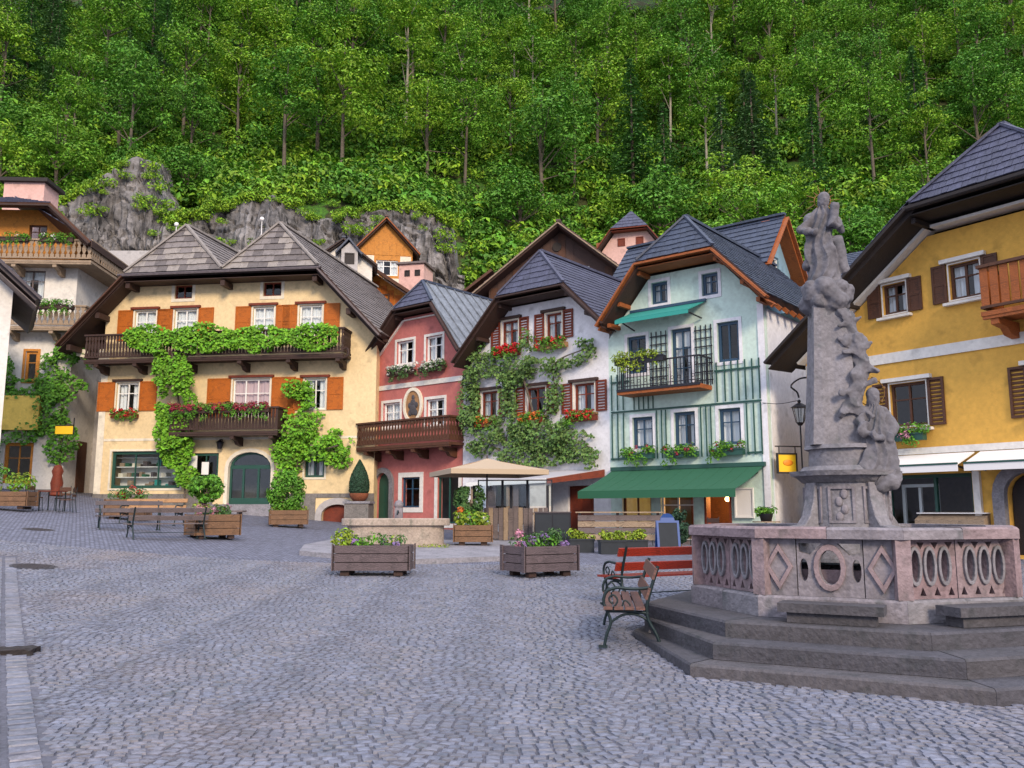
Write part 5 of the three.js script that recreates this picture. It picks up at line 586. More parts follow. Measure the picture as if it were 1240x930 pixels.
  const sc = [[0, 0, 0.05, 0.02, 0.35, 0, 0.19, 0.2], [0.02, 0.35, 0, 0, 0.75, -0.02, 0.19, 0.14], [0, 0.75, -0.02, 0, 0.88, 0, 0.13, 0.07], [-0.14, 0.8, 0, -0.2, 0.56, 0.12, 0.065, 0.055], [-0.2, 0.56, 0.12, -0.02, 0.46, 0.22, 0.05, 0.04], [0.14, 0.8, 0, 0.2, 0.6, 0.06, 0.065, 0.055], [0.2, 0.6, 0.06, 0.1, 0.44, 0.18, 0.05, 0.04], [-0.06, 0.3, 0.12, -0.16, 0.02, 0.16, 0.1, 0.07], [0.1, 0.3, 0.12, 0.12, 0.0, 0.16, 0.1, 0.09], [0, 0.94, 0.02, 0, 1.02, 0.02, 0.072, 0.078], [-0.14, 0.25, 0.14, -0.2, 0.1, 0.16, 0.08, 0.09], [0, 0.95, 0.09, 0, 0.97, 0.1, 0.014, 0.014], [0, 0.9, 0.06, 0, 0.84, 0.07, 0.03, 0.03]];
  part(saint, 'figure', sdfMesh(140, { c: [0, 0.5, 0.05], s: 0.66 }, sc, 0.009, (x, y, z) => y > 0.88 ? 0.005 * noise3(x * 40, y * 40, z * 40) : 0.03 * (Math.abs(Math.sin(Math.atan2(z - 0.05, x) * 5 + y * 6 + Math.sin(y * 8) * 1.4)) - 0.6) + 0.012 * noise3(x * 16, y * 16, z * 16)), M.statue);
  part(saint, 'halo', new THREE.TorusGeometry(0.17, 0.006, 5, 24).translate(0, 1.05, -0.04), M.gold); for (let i = 0; i < 6; i++) { const a = i / 6 * 2 * PI + 0.3; part(saint, 'halo_star', new THREE.IcosahedronGeometry(0.024, 0).translate(Math.cos(a) * 0.17, 1.05 + Math.sin(a) * 0.17, -0.04), M.gold); }
  const cherub = part(saint, 'cherub_cluster', sdfMesh(48, { c: [-0.05, -0.02, 0.16], s: 0.34 }, [[-0.14, 0.02, 0.16, -0.06, 0.1, 0.18, 0.08, 0.06], [0.1, -0.06, 0.18, 0.16, 0.02, 0.16, 0.09, 0.07], [-0.02, -0.1, 0.16, 0.06, -0.02, 0.2, 0.09, 0.08], [-0.2, 0.14, 0.14, -0.2, 0.14, 0.14, 0.06, 0.06], [0.14, 0.1, 0.2, 0.14, 0.1, 0.2, 0.055, 0.055]], 0.014, (x, y, z) => 0.007 * noise3(x * 22, y * 22, z * 22)), M.statue);
  // crowning figure with a ray halo
  const st = thing('crowning_statue', 'robed stone figure with a bronze ray halo on top of the column', 'statue', [MC.x - 0.13, 4.5, MC.z], -0.25);
  const bd = [[0, 0, 0, 0.02, 0.3, 0.02, 0.2, 0.17], [0.02, 0.3, 0.02, -0.02, 0.62, 0, 0.17, 0.13], [-0.02, 0.62, 0, 0, 0.86, 0.0, 0.12, 0.12], [0, 0.86, 0, 0.02, 0.97, 0.02, 0.08, 0.05], [-0.13, 0.87, 0, -0.25, 0.68, 0.05, 0.055, 0.05], [-0.25, 0.68, 0.05, -0.1, 0.62, 0.16, 0.048, 0.035], [0.13, 0.87, 0, 0.22, 0.68, 0.07, 0.055, 0.048], [0.22, 0.68, 0.07, 0.1, 0.72, 0.19, 0.045, 0.034], [0.12, 0.72, 0.16, 0.14, 0.86, 0.14, 0.06, 0.05], [0.14, 0.93, 0.15, 0.14, 0.95, 0.15, 0.05, 0.05], [0.03, 1.04, 0.03, 0.04, 1.11, 0.03, 0.07, 0.075], [0.05, 1.05, 0.1, 0.05, 1.07, 0.107, 0.014, 0.014], [-0.12, 0.6, 0, -0.2, 0.22, 0.02, 0.08, 0.06], [0.16, 0.5, 0.06, 0.22, 0.15, 0.05, 0.08, 0.06], [0, 0.1, 0.1, 0.06, 0.4, 0.14, 0.09, 0.07]];
  part(st, 'figure', sdfMesh(146, { c: [0, 0.55, 0.03], s: 0.68 }, bd, 0.009, (x, y, z) => y > 0.98 ? 0.004 * noise3(x * 40, y * 40, z * 40) : 0.03 * (Math.abs(Math.sin(Math.atan2(z, x) * 5 + y * 5 + Math.sin(y * 9) * 1.4)) - 0.6) + 0.012 * noise3(x * 16, y * 16, z * 16)), M.statue);
  const hl = part(st, 'halo_ring', new THREE.TorusGeometry(0.1, 0.006, 5, 20).translate(0.03, 1.1, -0.06), M.gold); for (let i = 0; i < 14; i++) { const a = i / 14 * 2 * PI; part(hl, 'ray', taper(V(0.03 + Math.cos(a) * 0.1, 1.1 + Math.sin(a) * 0.1, -0.06), V(0.03 + Math.cos(a) * (i % 2 ? 0.17 : 0.22), 1.1 + Math.sin(a) * (i % 2 ? 0.17 : 0.22), -0.06), 0.008, 0.002, 4), M.gold); }
}
// ---------------------------------------------------------------- benches, planters, café things
function bench(label, x, z, turn, len, slatM, back = 2) { // seat faces local +z
  const t = thing('park_bench', label, 'bench', [x, Gh(x, z), z], turn, 'cast iron park benches');
  for (const sx of [-1, 1]) { const X = sx * (len / 2 - 0.12), c = (pts, r = 0.016) => tube(pts.map(([pz, py]) => V(X, py, pz)), r, 14, 6);
    part(t, 'end_frame', [c([[0.3, 0.0], [0.27, 0.14], [0.22, 0.28], [0.26, 0.4], [0.3, 0.5], [0.26, 0.62], [0.14, 0.66]], 0.02), c([[0.14, 0.66], [-0.05, 0.645], [-0.22, 0.66]], 0.02), c([[-0.34, 0.0], [-0.28, 0.16], [-0.2, 0.3], [-0.18, 0.42], [-0.22, 0.6], [-0.32, 0.9]], 0.022), c([[0.26, 0.4], [0.05, 0.4], [-0.2, 0.38]], 0.02), c([[0.22, 0.28], [0.08, 0.36], [-0.08, 0.36], [-0.2, 0.3]], 0.015), c([[0.2, 0.42], [0.14, 0.52], [0.19, 0.58], [0.24, 0.53], [0.2, 0.48]], 0.012), c([[0.1, 0.42], [0.06, 0.52], [0.0, 0.46], [0.05, 0.42]], 0.011), bx(X - 0.035, X + 0.035, 0, 0.025, 0.26, 0.36), bx(X - 0.035, X + 0.035, 0, 0.025, -0.39, -0.29)], M.iron); }
  for (let i = 0; i < 4; i++) part(t, 'seat_slat', bx(-len / 2, len / 2, 0.425, 0.455, -0.16 + i * 0.12, -0.06 + i * 0.12), slatM);
  for (let i = 0; i < back; i++) { const o = part(t, 'back_slat', bx(-len / 2, len / 2, -0.065, 0.065, -0.014, 0.014), slatM); o.position.set(0, 0.6 + i * 0.22, -0.195 - i * 0.078); o.rotation.x = -0.34; }
  part(t, 'tie_rod', beam(V(-len / 2 + 0.1, 0.2, -0.26), V(len / 2 - 0.1, 0.2, -0.26), 0.016, 0.016), M.iron); return t;
}
bench('cast iron bench seen end-on beside the fountain steps', 1.42, -10.9, -PI / 2 - 0.1, 2.0, mat(0x7c5750, { t: 'wood', b: 0.004, r: 0.6 }));
bench('red slatted cast iron bench with its back to the square', 2.4, -14.1, PI + 0.5, 2.1, M.redSlat);
bench('cast iron bench beside the square planter with the small round tree', -9.75, -24.8, 0.7 + PI, 2.2, M.grey);
bench('orange slatted bench under the green shop window', -12.0, -29.2, -0.15, 2.2, M.tan);
bench('bench in front of the shop window planter, half hidden by the other benches', -11.6, -26.6, 0.5, 1.9, M.greyD);
function plantsAt(label, x, y, z, w, d, list, turn = 0) { // list of [material, n clumps, clump radius, leaf size, height]
  const t = thing('planter_flowers', label, 'plants', [x, y, z], turn); for (const [m, n, r, s, h, nm] of list) { const p = []; for (let i = 0; i < n; i++) clumpPts(V(rr(-w / 2, w / 2), h * rr(0.3, 1), rr(-d / 2, d / 2)), r, r * 0.9, r, 46, 0.4, p); raw(t, nm || 'leaves', leafGeo(p, s, { w: nm ? 0.9 : 0.5 }), m); } return t;
}
function planter(label, x, z, turn, w, d, hgt, m, plants, plabel, lift = 0) {
  const t = thing('wooden_planter', label, 'planter', [x, Gh(x, z) + lift, z], turn, 'wooden planters on the square'), f = 0.1, nb = 3, bh = (hgt - f) / nb;
  for (let i = 0; i < nb; i++) for (const s of [-1, 1]) { part(t, 'board', bx(-w / 2, w / 2, f + i * bh + 0.008, f + (i + 1) * bh - 0.008, s * d / 2 - 0.03 + rr(-0.006, 0.006), s * d / 2 + 0.03), m); part(t, 'board', bx(s * w / 2 - 0.03, s * w / 2 + 0.028 + rr(-0.006, 0.004), f + i * bh + 0.008, f + (i + 1) * bh - 0.008, -d / 2 + 0.034, d / 2 - 0.034), m); }
  for (const sx of [-1, 1]) for (const sz of [-1, 1]) { part(t, 'foot', bx(sx * (w / 2 - 0.2) - 0.09, sx * (w / 2 - 0.2) + 0.09, 0, f - 0.002, sz * (d / 2 - 0.12) - 0.07, sz * (d / 2 - 0.12) + 0.07), M.dark); part(t, 'corner_post', bx(sx * (w / 2 + 0.045) - 0.012, sx * (w / 2 + 0.045) + 0.012, f, hgt + 0.01, sz * d / 2 - 0.06, sz * d / 2 + 0.045), m); }
  part(t, 'soil', bx(-w / 2 + 0.032, w / 2 - 0.032, f + 0.02, hgt - 0.06, -d / 2 + 0.036, d / 2 - 0.036), M.soil);
  if (plants) plantsAt(plabel, x, Gh(x, z) + lift + hgt - 0.1, z, w * 0.85, d * 0.7, plants, turn); return t;
}
planter('weathered grey planter box before the water trough platform', -2.87, -18.4, -0.02, 1.5, 0.75, 0.62, M.planterGrey, [[L.b, 5, 0.16, 0.1, 0.3], [L.lime, 2, 0.2, 0.1, 0.3], [L.violet, 4, 0.1, 0.055, 0.26, 'blossoms'], [L.e, 6, 0.14, 0.08, 0.2]], 'low mixed green and violet plants in the weathered grey planter by the platform');
{ const p = []; clumpPts(V(0, 0.2, 0), 0.26, 0.24, 0.26, 220, 0.5, p); const t = thing('small_shrub', 'rounded lime green shrub at the end of the weathered grey planter', 'shrub', [-3.5, Gh(-3.5, -18.4) + 0.52, -18.3]); raw(t, 'leaves', leafGeo(p, 0.1), L.lime); }
planter('grey planter box turned edgewise with pink and violet flowers near the red bench', 0.58, -18.4, 0.55, 1.25, 0.85, 0.62, M.planterGrey, [[L.e, 10, 0.17, 0.09, 0.34], [L.violet, 4, 0.1, 0.055, 0.34, 'blossoms'], [L.pink, 3, 0.1, 0.06, 0.36, 'blossoms'], [L.b, 5, 0.15, 0.09, 0.3]], 'sage green and violet plants in the planter turned edgewise');
planter('brown tapered planter with yellow-green leaves under the beige parasol', -1.15, -25.9, 0.05, 1.05, 0.7, 0.6, M.planter, [[L.lime, 9, 0.2, 0.13, 0.36], [L.b, 6, 0.2, 0.12, 0.45], [L.white, 2, 0.12, 0.08, 0.45, 'blossoms'], [L.orange, 2, 0.1, 0.07, 0.6, 'blossoms']], 'yellow-green and dark leaves in the brown planter under the parasol', 0.12);
planter('square brown planter that holds the small round tree', -9.0, -26.4, 0.62, 1.25, 1.05, 0.72, M.planter, [[L.pink, 7, 0.13, 0.07, 0.4, 'blossoms'], [L.lime, 4, 0.17, 0.1, 0.3], [L.e, 7, 0.15, 0.09, 0.3]], 'pink and lime flowers round the foot of the small tree');
planter('brown planter with red flowers behind the park benches', -13.5, -30.8, 0.15, 1.3, 0.75, 0.7, M.planter, [[L.e, 8, 0.2, 0.1, 0.4], [L.red, 5, 0.11, 0.07, 0.5, 'blossoms'], [L.b, 6, 0.18, 0.1, 0.3]], 'sage leaves and red flowers in the planter behind the benches');
planter('reddish planter with a dense dark shrub in front of the cream house', -8.75, -34.3, 0.3, 1.35, 0.9, 0.66, M.planter, [[L.lime, 9, 0.18, 0.1, 0.2], [L.b, 8, 0.22, 0.1, 0.25]], 'low lime leaves at the foot of the dense dark shrub');
planter('long brown planter beside the café tables at the chalet', -17.6, -29.9, 0.1, 2.2, 0.8, 0.6, M.planter, [[L.lime, 12, 0.3, 0.14, 0.6], [L.b, 16, 0.3, 0.13, 0.9]], 'tall bushy green plants in the long planter at the chalet');
function shrub(name, label, x, y, z, rx, ry, n, s, m, stem) { const t = thing(name, label, 'shrub', [x, y, z]), p = []; for (let i = 0; i < n; i++) { const d = rdir(); clumpPts(V(d.x * rx * 0.75, stem + ry + d.y * ry * 0.75, d.z * rx * 0.75), rx * 0.34, ry * 0.3, rx * 0.34, 60, 0.4, p); } raw(t, 'leaves', leafGeo(p, s), m); part(t, 'trunk', [taper(V(0, -0.2, 0), V(0.02, stem + ry, 0), 0.035, 0.02), taper(V(0, stem + ry * 0.4, 0), V(rx * 0.5, stem + ry * 1.3, 0.1), 0.016, 0.006, 5), taper(V(0, stem + ry * 0.5, 0), V(-rx * 0.5, stem + ry * 1.4, -0.1), 0.016, 0.006, 5)], M.bark); return t; }
shrub('round_tree', 'small round-crowned tree on a thin stem in the square planter', -9.25, Gh(-9, -26.4) + 0.6, -26.4, 0.5, 0.45, 26, 0.13, L.b, 0.45);
shrub('dense_shrub', 'dense dark green shrub in the reddish planter by the cream house', -8.85, Gh(-8.75, -34.3) + 0.5, -34.3, 0.72, 0.85, 46, 0.14, L.b, 0.0);
shrub('feathery_shrub', 'tall feathery grey-green shrub standing by the parasol', -1.4, Gh(-1.5, -28.5), -28.8, 0.5, 0.62, 22, 0.15, L.e, 0.8);
shrub('cafe_plant', 'slim leafy plant beside the blue board at the café', 4.75, Gh(4.7, -24.6), -24.8, 0.28, 0.5, 12, 0.12, L.dark, 0.25);
{ // cone topiary on a stone pier
  const t = thing('stone_pier', 'stone pier with a terracotta bowl beside the red house door', 'pier', [-6.9, Gh(-6.9, -39.3), -39.4], -0.1); part(t, 'pier_block', bx(-0.55, 0.55, -0.2, 0.95, -0.4, 0.4), M.plinth); part(t, 'pier_cap', bx(-0.62, 0.62, 0.951, 1.05, -0.46, 0.46), M.kerb);
  const b = thing('terracotta_bowl', 'terracotta bowl holding the cone shaped topiary', 'pot', [-6.9, Gh(-6.9, -39.3) + 1.05, -39.4]); part(b, 'bowl', new THREE.LatheGeometry([[0.01, 0], [0.26, 0], [0.4, 0.2], [0.44, 0.36], [0.4, 0.36], [0.36, 0.3], [0.01, 0.3]].map(([x, y]) => new THREE.Vector2(x, y)), 18), M.pot);
  const c = thing('cone_topiary', 'clipped dark green cone topiary beside the red house door', 'topiary', [-6.9, Gh(-6.9, -39.3) + 1.36, -39.4]), p = []; for (let i = 0; i < 7000; i++) { const v = R(), a = rr(0, 2 * PI), prof = 0.44 * Math.sin(Math.min(1, (1 - v) * 1.35 + 0.02) * PI / 2) * (v < 0.1 ? 0.75 + v * 2.5 : 1), r = prof * rr(0.88, 1.03); p.push([V(Math.cos(a) * r, v * 1.55, Math.sin(a) * r), V(Math.cos(a) + rr(-0.5, 0.5), 0.4 + rr(-0.5, 0.5), Math.sin(a) + rr(-0.5, 0.5)).normalize()]); } raw(c, 'leaves', leafGeo(p, 0.09), L.dark); part(c, 'trunk', cyl(0.05, 0.03, 1.3, 0, -0.06, 0, 6), M.bark);
}
{ // stone water trough with spout
  const t = thing('water_trough', 'wide rounded stone water trough on its low platform', 'trough', [-3.35, 0.63, -25.4], 0.06), W = 1.5, pr = (s) => { const o = []; for (let i = 0; i <= 40; i++) { const a = i / 40 * 2 * PI, c = Math.cos(a), q = Math.sin(a); o.push([Math.sign(c) * Math.pow(Math.abs(c), 0.45) * W * s, Math.sign(q) * Math.pow(Math.abs(q), 0.7) * 0.75 * s]); } return o.slice(0, 40); };
  part(t, 'basin', [shapeGeo(pr(0.92), [pr(0.8)], 0.52).rotateX(-PI / 2).translate(0, 0.06, 0), shapeGeo(pr(0.96), [], 0.08).rotateX(-PI / 2).translate(0, -0.02, 0)], M.trough); part(t, 'rim', shapeGeo(pr(1.02), [pr(0.8)], 0.16, 0.02).rotateX(-PI / 2).translate(0, 0.605, 0), M.trough);
  part(t, 'water', shapeGeo(pr(0.8), [], 0.01).rotateX(-PI / 2).translate(0, 0.62, 0), M.water); part(t, 'spout_post', [bx(-0.12, 0.12, 0, 1.1, -1.05, -0.8), new THREE.SphereGeometry(0.14, 12, 8).translate(0, 1.18, -0.92)], M.stone); part(t, 'spout', tube([V(0, 0.95, -0.8), V(0, 1.0, -0.55), V(0, 0.9, -0.4)], 0.025, 8, 6), M.iron);
  const mo = []; clumpPts(V(1.2, 0.02, 0.6), 0.5, 0.08, 0.15, 120, 0.8, mo); const ms = thing('trough_moss', 'mossy weeds at the foot of the water trough', 'moss', [-3.35, 0.62, -25.3], 0, undefined, 'stuff'); raw(ms, 'leaves', leafGeo(mo, 0.07), L.lime);
}
{ // beige parasol
  const x = -0.85, z = -29.6, y = Gh(x, z), t = thing('beige_parasol', 'large square beige parasol open in front of the white house', 'parasol', [x, y, z], 0.3); const a = 1.65, e = 2.36, top = 2.8; const P = []; for (let i = 0; i < 4; i++) { const c0 = [[-a, -a], [a, -a], [a, a], [-a, a]][i], c1 = [[-a, -a], [a, -a], [a, a], [-a, a]][(i + 1) % 4]; for (let k = 0; k < 4; k++) { const f0 = k / 4, f1 = (k + 1) / 4, h = (f) => top - (top - e) * Math.pow(f, 0.85), q = (c, f) => V(c[0] * f, h(f), c[1] * f); part(t, 'canopy_panel', tri(quad(q(c0, f1), q(c0, f0 + 1e-4), q(c1, f0 + 1e-4), q(c1, f1))), M.canvas); } part(t, 'valance', slab([V(c0[0], e, c0[1]), V(c1[0], e, c1[1]), V(c1[0], e - 0.16, c1[1]), V(c0[0], e - 0.16, c0[1])], 0.01), M.canvas); part(t, 'rib', beam(V(0, top - 0.04, 0), V(c0[0] * 0.98, e - 0.02, c0[1] * 0.98), 0.03, 0.03), M.tan); }
  part(t, 'pole', cyl(0.035, 0.03, top + 0.1, 0, 0, 0, 10), M.greyD); part(t, 'base', [cyl(0.4, 0.38, 0.1, 0, 0, 0, 20)], M.stoneDark);
}
{ // closed white parasol at the alley
  const x = 10.45, z = -30.4, y = Gh(x, z), t = thing('closed_parasol', 'furled white parasol standing at the alley corner', 'parasol', [x, y, z]); const pr = []; for (let i = 0; i <= 12; i++) { const v = i / 12; pr.push(new THREE.Vector2(0.03 + 0.3 * Math.pow(1 - v, 0.8) * (v < 0.05 ? 0.85 : 1), 0.75 + v * 1.7)); } const g = new THREE.LatheGeometry(pr, 24), p = g.attributes.position; for (let i = 0; i < p.count; i++) { const a = Math.atan2(p.getZ(i), p.getX(i)), k = 1 + 0.12 * Math.cos(a * 8); p.setX(i, p.getX(i) * k); p.setZ(i, p.getZ(i) * k); } g.computeVertexNormals(); part(t, 'cloth', g, M.canvasWhite); part(t, 'pole', cyl(0.03, 0.03, 2.55, 0, 0, 0, 8), M.ironB); part(t, 'base', cyl(0.3, 0.28, 0.08, 0, 0, 0, 16), M.stoneDark);
}
{ // slatted terrace fence
  const t = thing('terrace_fence', 'grey wooden terrace fence of upright boards in front of the white house', 'fence', [-1.3, Gh(-0.4, -29.2), -29.9], -0.12); const n = 15; for (let i = 0; i < n; i++) part(t, 'board', bx(i * 0.17, i * 0.17 + 0.15, 0.06, 1.14 + rr(-0.015, 0.015), -0.012, 0.012), i % 3 ? M.grey : M.palewood); part(t, 'rail', [bx(-0.03, n * 0.17, 0.25, 0.34, -0.05, -0.013), bx(-0.03, n * 0.17, 0.9, 0.99, -0.05, -0.013)], M.greyD); for (const x of [0, 1.27, 2.52]) part(t, 'post', bx(x - 0.05, x + 0.04, 0, 1.9, -0.12, -0.051), M.ironB);
  const g = thing('glass_windbreak', 'glazed windbreak panels standing behind the terrace fence', 'windbreak', [-1.2, Gh(-0.4, -29.2), -30.1], -0.12); for (let i = 0; i < 3; i++) { part(g, 'pane', bx(0.06 + i * 0.86, 0.84 + i * 0.86, 1.2, 2.05, -0.005, 0.001), M.glass); part(g, 'frame', ring(0.02 + i * 0.86, 0.88 + i * 0.86, 0, 2.1, 0.04, -0.02, 0.02), M.ironB); }
  const d = thing('dark_cabinet', 'dark cabinet board standing at the terrace corner', 'cabinet', [1.33, Gh(1.3, -28.3), -28.6], -0.1); part(d, 'body', bx(-0.58, 0.58, 0.12, 1.0, -0.2, 0.2), M.ironB); part(d, 'top_edge', bx(-0.6, 0.6, 1.001, 1.04, -0.22, 0.22), M.greyD); part(d, 'door', [bx(-0.55, -0.02, 0.2, 0.94, 0.201, 0.22), bx(0.02, 0.55, 0.2, 0.94, 0.201, 0.22)], M.chalk); for (const x of [-0.5, 0.5]) part(d, 'foot', bx(x - 0.05, x + 0.05, 0, 0.119, -0.15, 0.15), M.ironB);
}
{ // blue pavement board, café troughs, table
  const x = 4.28, z = -24.2, t = thing('blue_pavement_board', 'blue framed pavement board beside the café terrace', 'sign', [x, Gh(x, z), z], 0.1); for (const s of [1, -1]) { const o = part(t, 'leaf_frame', ring(-0.32, 0.32, 0, 0.92, 0.06, -0.02, 0.02), M.blueBoard); o.rotation.x = -s * 0.16; o.position.z = s * 0.16; part(o, 'panel', bx(-0.27, 0.27, 0.05, 0.88, -0.008, 0.008), M.chalk); part(o, 'header', new THREE.CylinderGeometry(0.2, 0.2, 0.03, 16, 1, false, 0, PI).rotateX(PI / 2).rotateZ(PI / 2).translate(0, 0.92, 0), M.blueBoard); }
  const tb = thing('cafe_counter', 'rose wood slatted café barrier with a shelf', 'barrier', [2.0, Gh(2.6, -26.5), -26.6], -0.25); for (let i = 0; i < 4; i++) part(tb, 'plank', bx(0, 2.5, 0.25 + i * 0.19, 0.42 + i * 0.19, -0.015, 0.015), i % 2 ? M.grey : M.palewood); for (const q of [0.05, 1.2, 2.4]) part(tb, 'post', bx(q - 0.04, q + 0.04, 0, 1.05, -0.09, -0.016), M.greyD); part(tb, 'shelf', bx(-0.05, 2.55, 1.051, 1.09, -0.2, 0.12), M.palewood);
  for (const [px, pz, n] of [[1.95, -24.9, 'dark tub of lime leaves beside the grey edgewise planter'], [2.75, -24.3, 'dark tub with yellow-green leaves at the café barrier'], [3.4, -24.5, 'dark tub with dense yellow leaves next to the blue board']]) { const q = thing('plant_tub', n, 'plant tub', [px, Gh(px, pz), pz], 0.1, 'plant tubs at the café'); part(q, 'tub', [bx(-0.34, 0.34, 0, 0.36, -0.2, 0.2), bx(-0.36, 0.36, 0.33, 0.38, -0.22, -0.201), bx(-0.36, 0.36, 0.33, 0.38, 0.201, 0.22)], M.chalk); const pp = []; for (let i = 0; i < 7; i++) clumpPts(V(rr(-0.28, 0.28), rr(0.38, 0.58), rr(-0.12, 0.12)), 0.16, 0.13, 0.14, 50, 0.5, pp); raw(q, 'leaves', leafGeo(pp, 0.1), L.lime); }
  for (const [px, pz, n] of [[3.5, -27.6, 'round café table under the green awning'], [8.0, -27.6, 'small table with a green plant at the alley corner']]) { const q = thing('cafe_table', n, 'table', [px, Gh(px, pz), pz]); part(q, 'table_top', new THREE.CylinderGeometry(0.42, 0.42, 0.035, 24).translate(0, 0.74, 0), M.palewood); part(q, 'stem', cyl(0.03, 0.03, 0.72, 0, 0, 0, 8), M.ironB); part(q, 'base', cyl(0.24, 0.2, 0.04, 0, 0, 0, 16), M.ironB); }
  { const pp = []; for (let i = 0; i < 8; i++) clumpPts(V(rr(-0.2, 0.2), rr(0.2, 0.4), rr(-0.2, 0.2)), 0.16, 0.14, 0.16, 46, 0.5, pp); const q = thing('table_plant', 'bushy green potted plant on the alley corner table', 'plant', [8.0, Gh(8, -27.6) + 0.758, -27.6]); part(q, 'pot', new THREE.LatheGeometry([[0.01, 0], [0.16, 0], [0.22, 0.24], [0.2, 0.24], [0.01, 0.2]].map(([a, b]) => new THREE.Vector2(a, b)), 14), M.ironB); raw(q, 'leaves', leafGeo(pp, 0.1), L.b); }
  function chair(label, px, pz, turn, m, group) { const q = thing('cafe_chair', label, 'chair', [px, Gh(px, pz), pz], turn, group); part(q, 'seat', bx(-0.2, 0.2, 0.44, 0.47, -0.2, 0.2), m); part(q, 'backrest', [bx(-0.2, 0.2, 0.72, 0.86, -0.22, -0.2), bx(-0.2, 0.2, 0.56, 0.64, -0.22, -0.2)], m); for (const sx of [-1, 1]) { part(q, 'leg', tube([V(sx * 0.19, 0, -0.25), V(sx * 0.18, 0.45, -0.2), V(sx * 0.18, 0.9, -0.24)], 0.013, 8, 5), M.iron); part(q, 'leg', tube([V(sx * 0.19, 0, 0.22), V(sx * 0.18, 0.45, 0.18)], 0.013, 5, 5), M.iron); } return q; }
  for (const [px, pz, tn] of [[2.8, -27.9, 1.3], [4.2, -27.5, -1.5], [5.4, -28.0, 0.4], [6.2, -27.4, -0.6]]) chair('dark café chair under the green awning', px, pz, tn, M.dark, 'café chairs under the green awning');
  for (const [px, pz, tn] of [[-16.9, -30.9, 1.2], [-15.9, -31.3, -1.4], [-16.4, -31.9, 0.1]]) chair('brown folding café chair at the small table by the chalet planter', px, pz, tn, M.brown, 'café chairs at the chalet');
  const ct = thing('small_table', 'small brown café table by the chalet planter', 'table', [-16.4, Gh(-16.4, -31.2), -31.2]); part(ct, 'table_top', bx(-0.35, 0.35, 0.7, 0.73, -0.35, 0.35), M.redBrown); for (const sx of [-1, 1]) for (const sz of [-1, 1]) part(ct, 'leg', bx(sx * 0.3 - 0.015, sx * 0.3 + 0.015, 0, 0.7, sz * 0.3 - 0.015, sz * 0.3 + 0.015), M.iron);
  const fg = thing('carved_post', 'red-brown carved wooden post at the chalet passage', 'sculpture', [-21.2, Gh(-21.2, -40.6), -40.6]); part(fg, 'carved_body', new THREE.LatheGeometry([[0.02, 0], [0.3, 0], [0.3, 0.1], [0.22, 0.2], [0.28, 0.6], [0.2, 0.95], [0.26, 1.15], [0.16, 1.4], [0.02, 1.46]].map(([a, b]) => new THREE.Vector2(a, b)), 14), M.redBrown);
  for (const [px, pz, n] of [[-5.35, -33.4, 'plain grey wooden bench in front of the cellar hatch'], [-11.0, -33.2, 'plain grey wooden bench before the arched shop door']]) { const q = thing('plain_bench', n, 'bench', [px, Gh(px, pz), pz], -0.1, 'plain benches at the cream house'); part(q, 'seat_plank', bx(-0.9, 0.9, 0.42, 0.48, -0.2, 0.2), M.grey); for (const s of [-0.7, 0.7]) part(q, 'leg', bx(s - 0.04, s + 0.04, 0, 0.42, -0.17, 0.17), M.greyD); }
  const co = thing('sales_counter', 'pale sloping counter at the yellow house shop window', 'counter', [12.05, Gh(12, -23.6), -23.9], -55 * RAD); part(co, 'counter_body', shapeGeo([[-0.35, 0], [0.3, 0], [0.3, 0.95], [-0.1, 1.15], [-0.35, 1.15]], [], 1.9, 0.01).rotateY(-PI / 2).translate(0.95, 0, 0), M.palewood); part(co, 'counter_top', beam(V(-0.95, 1.13, 0.0), V(0.97, 1.13, 0.0), 0.4, 0.03), M.canvasWhite);
}
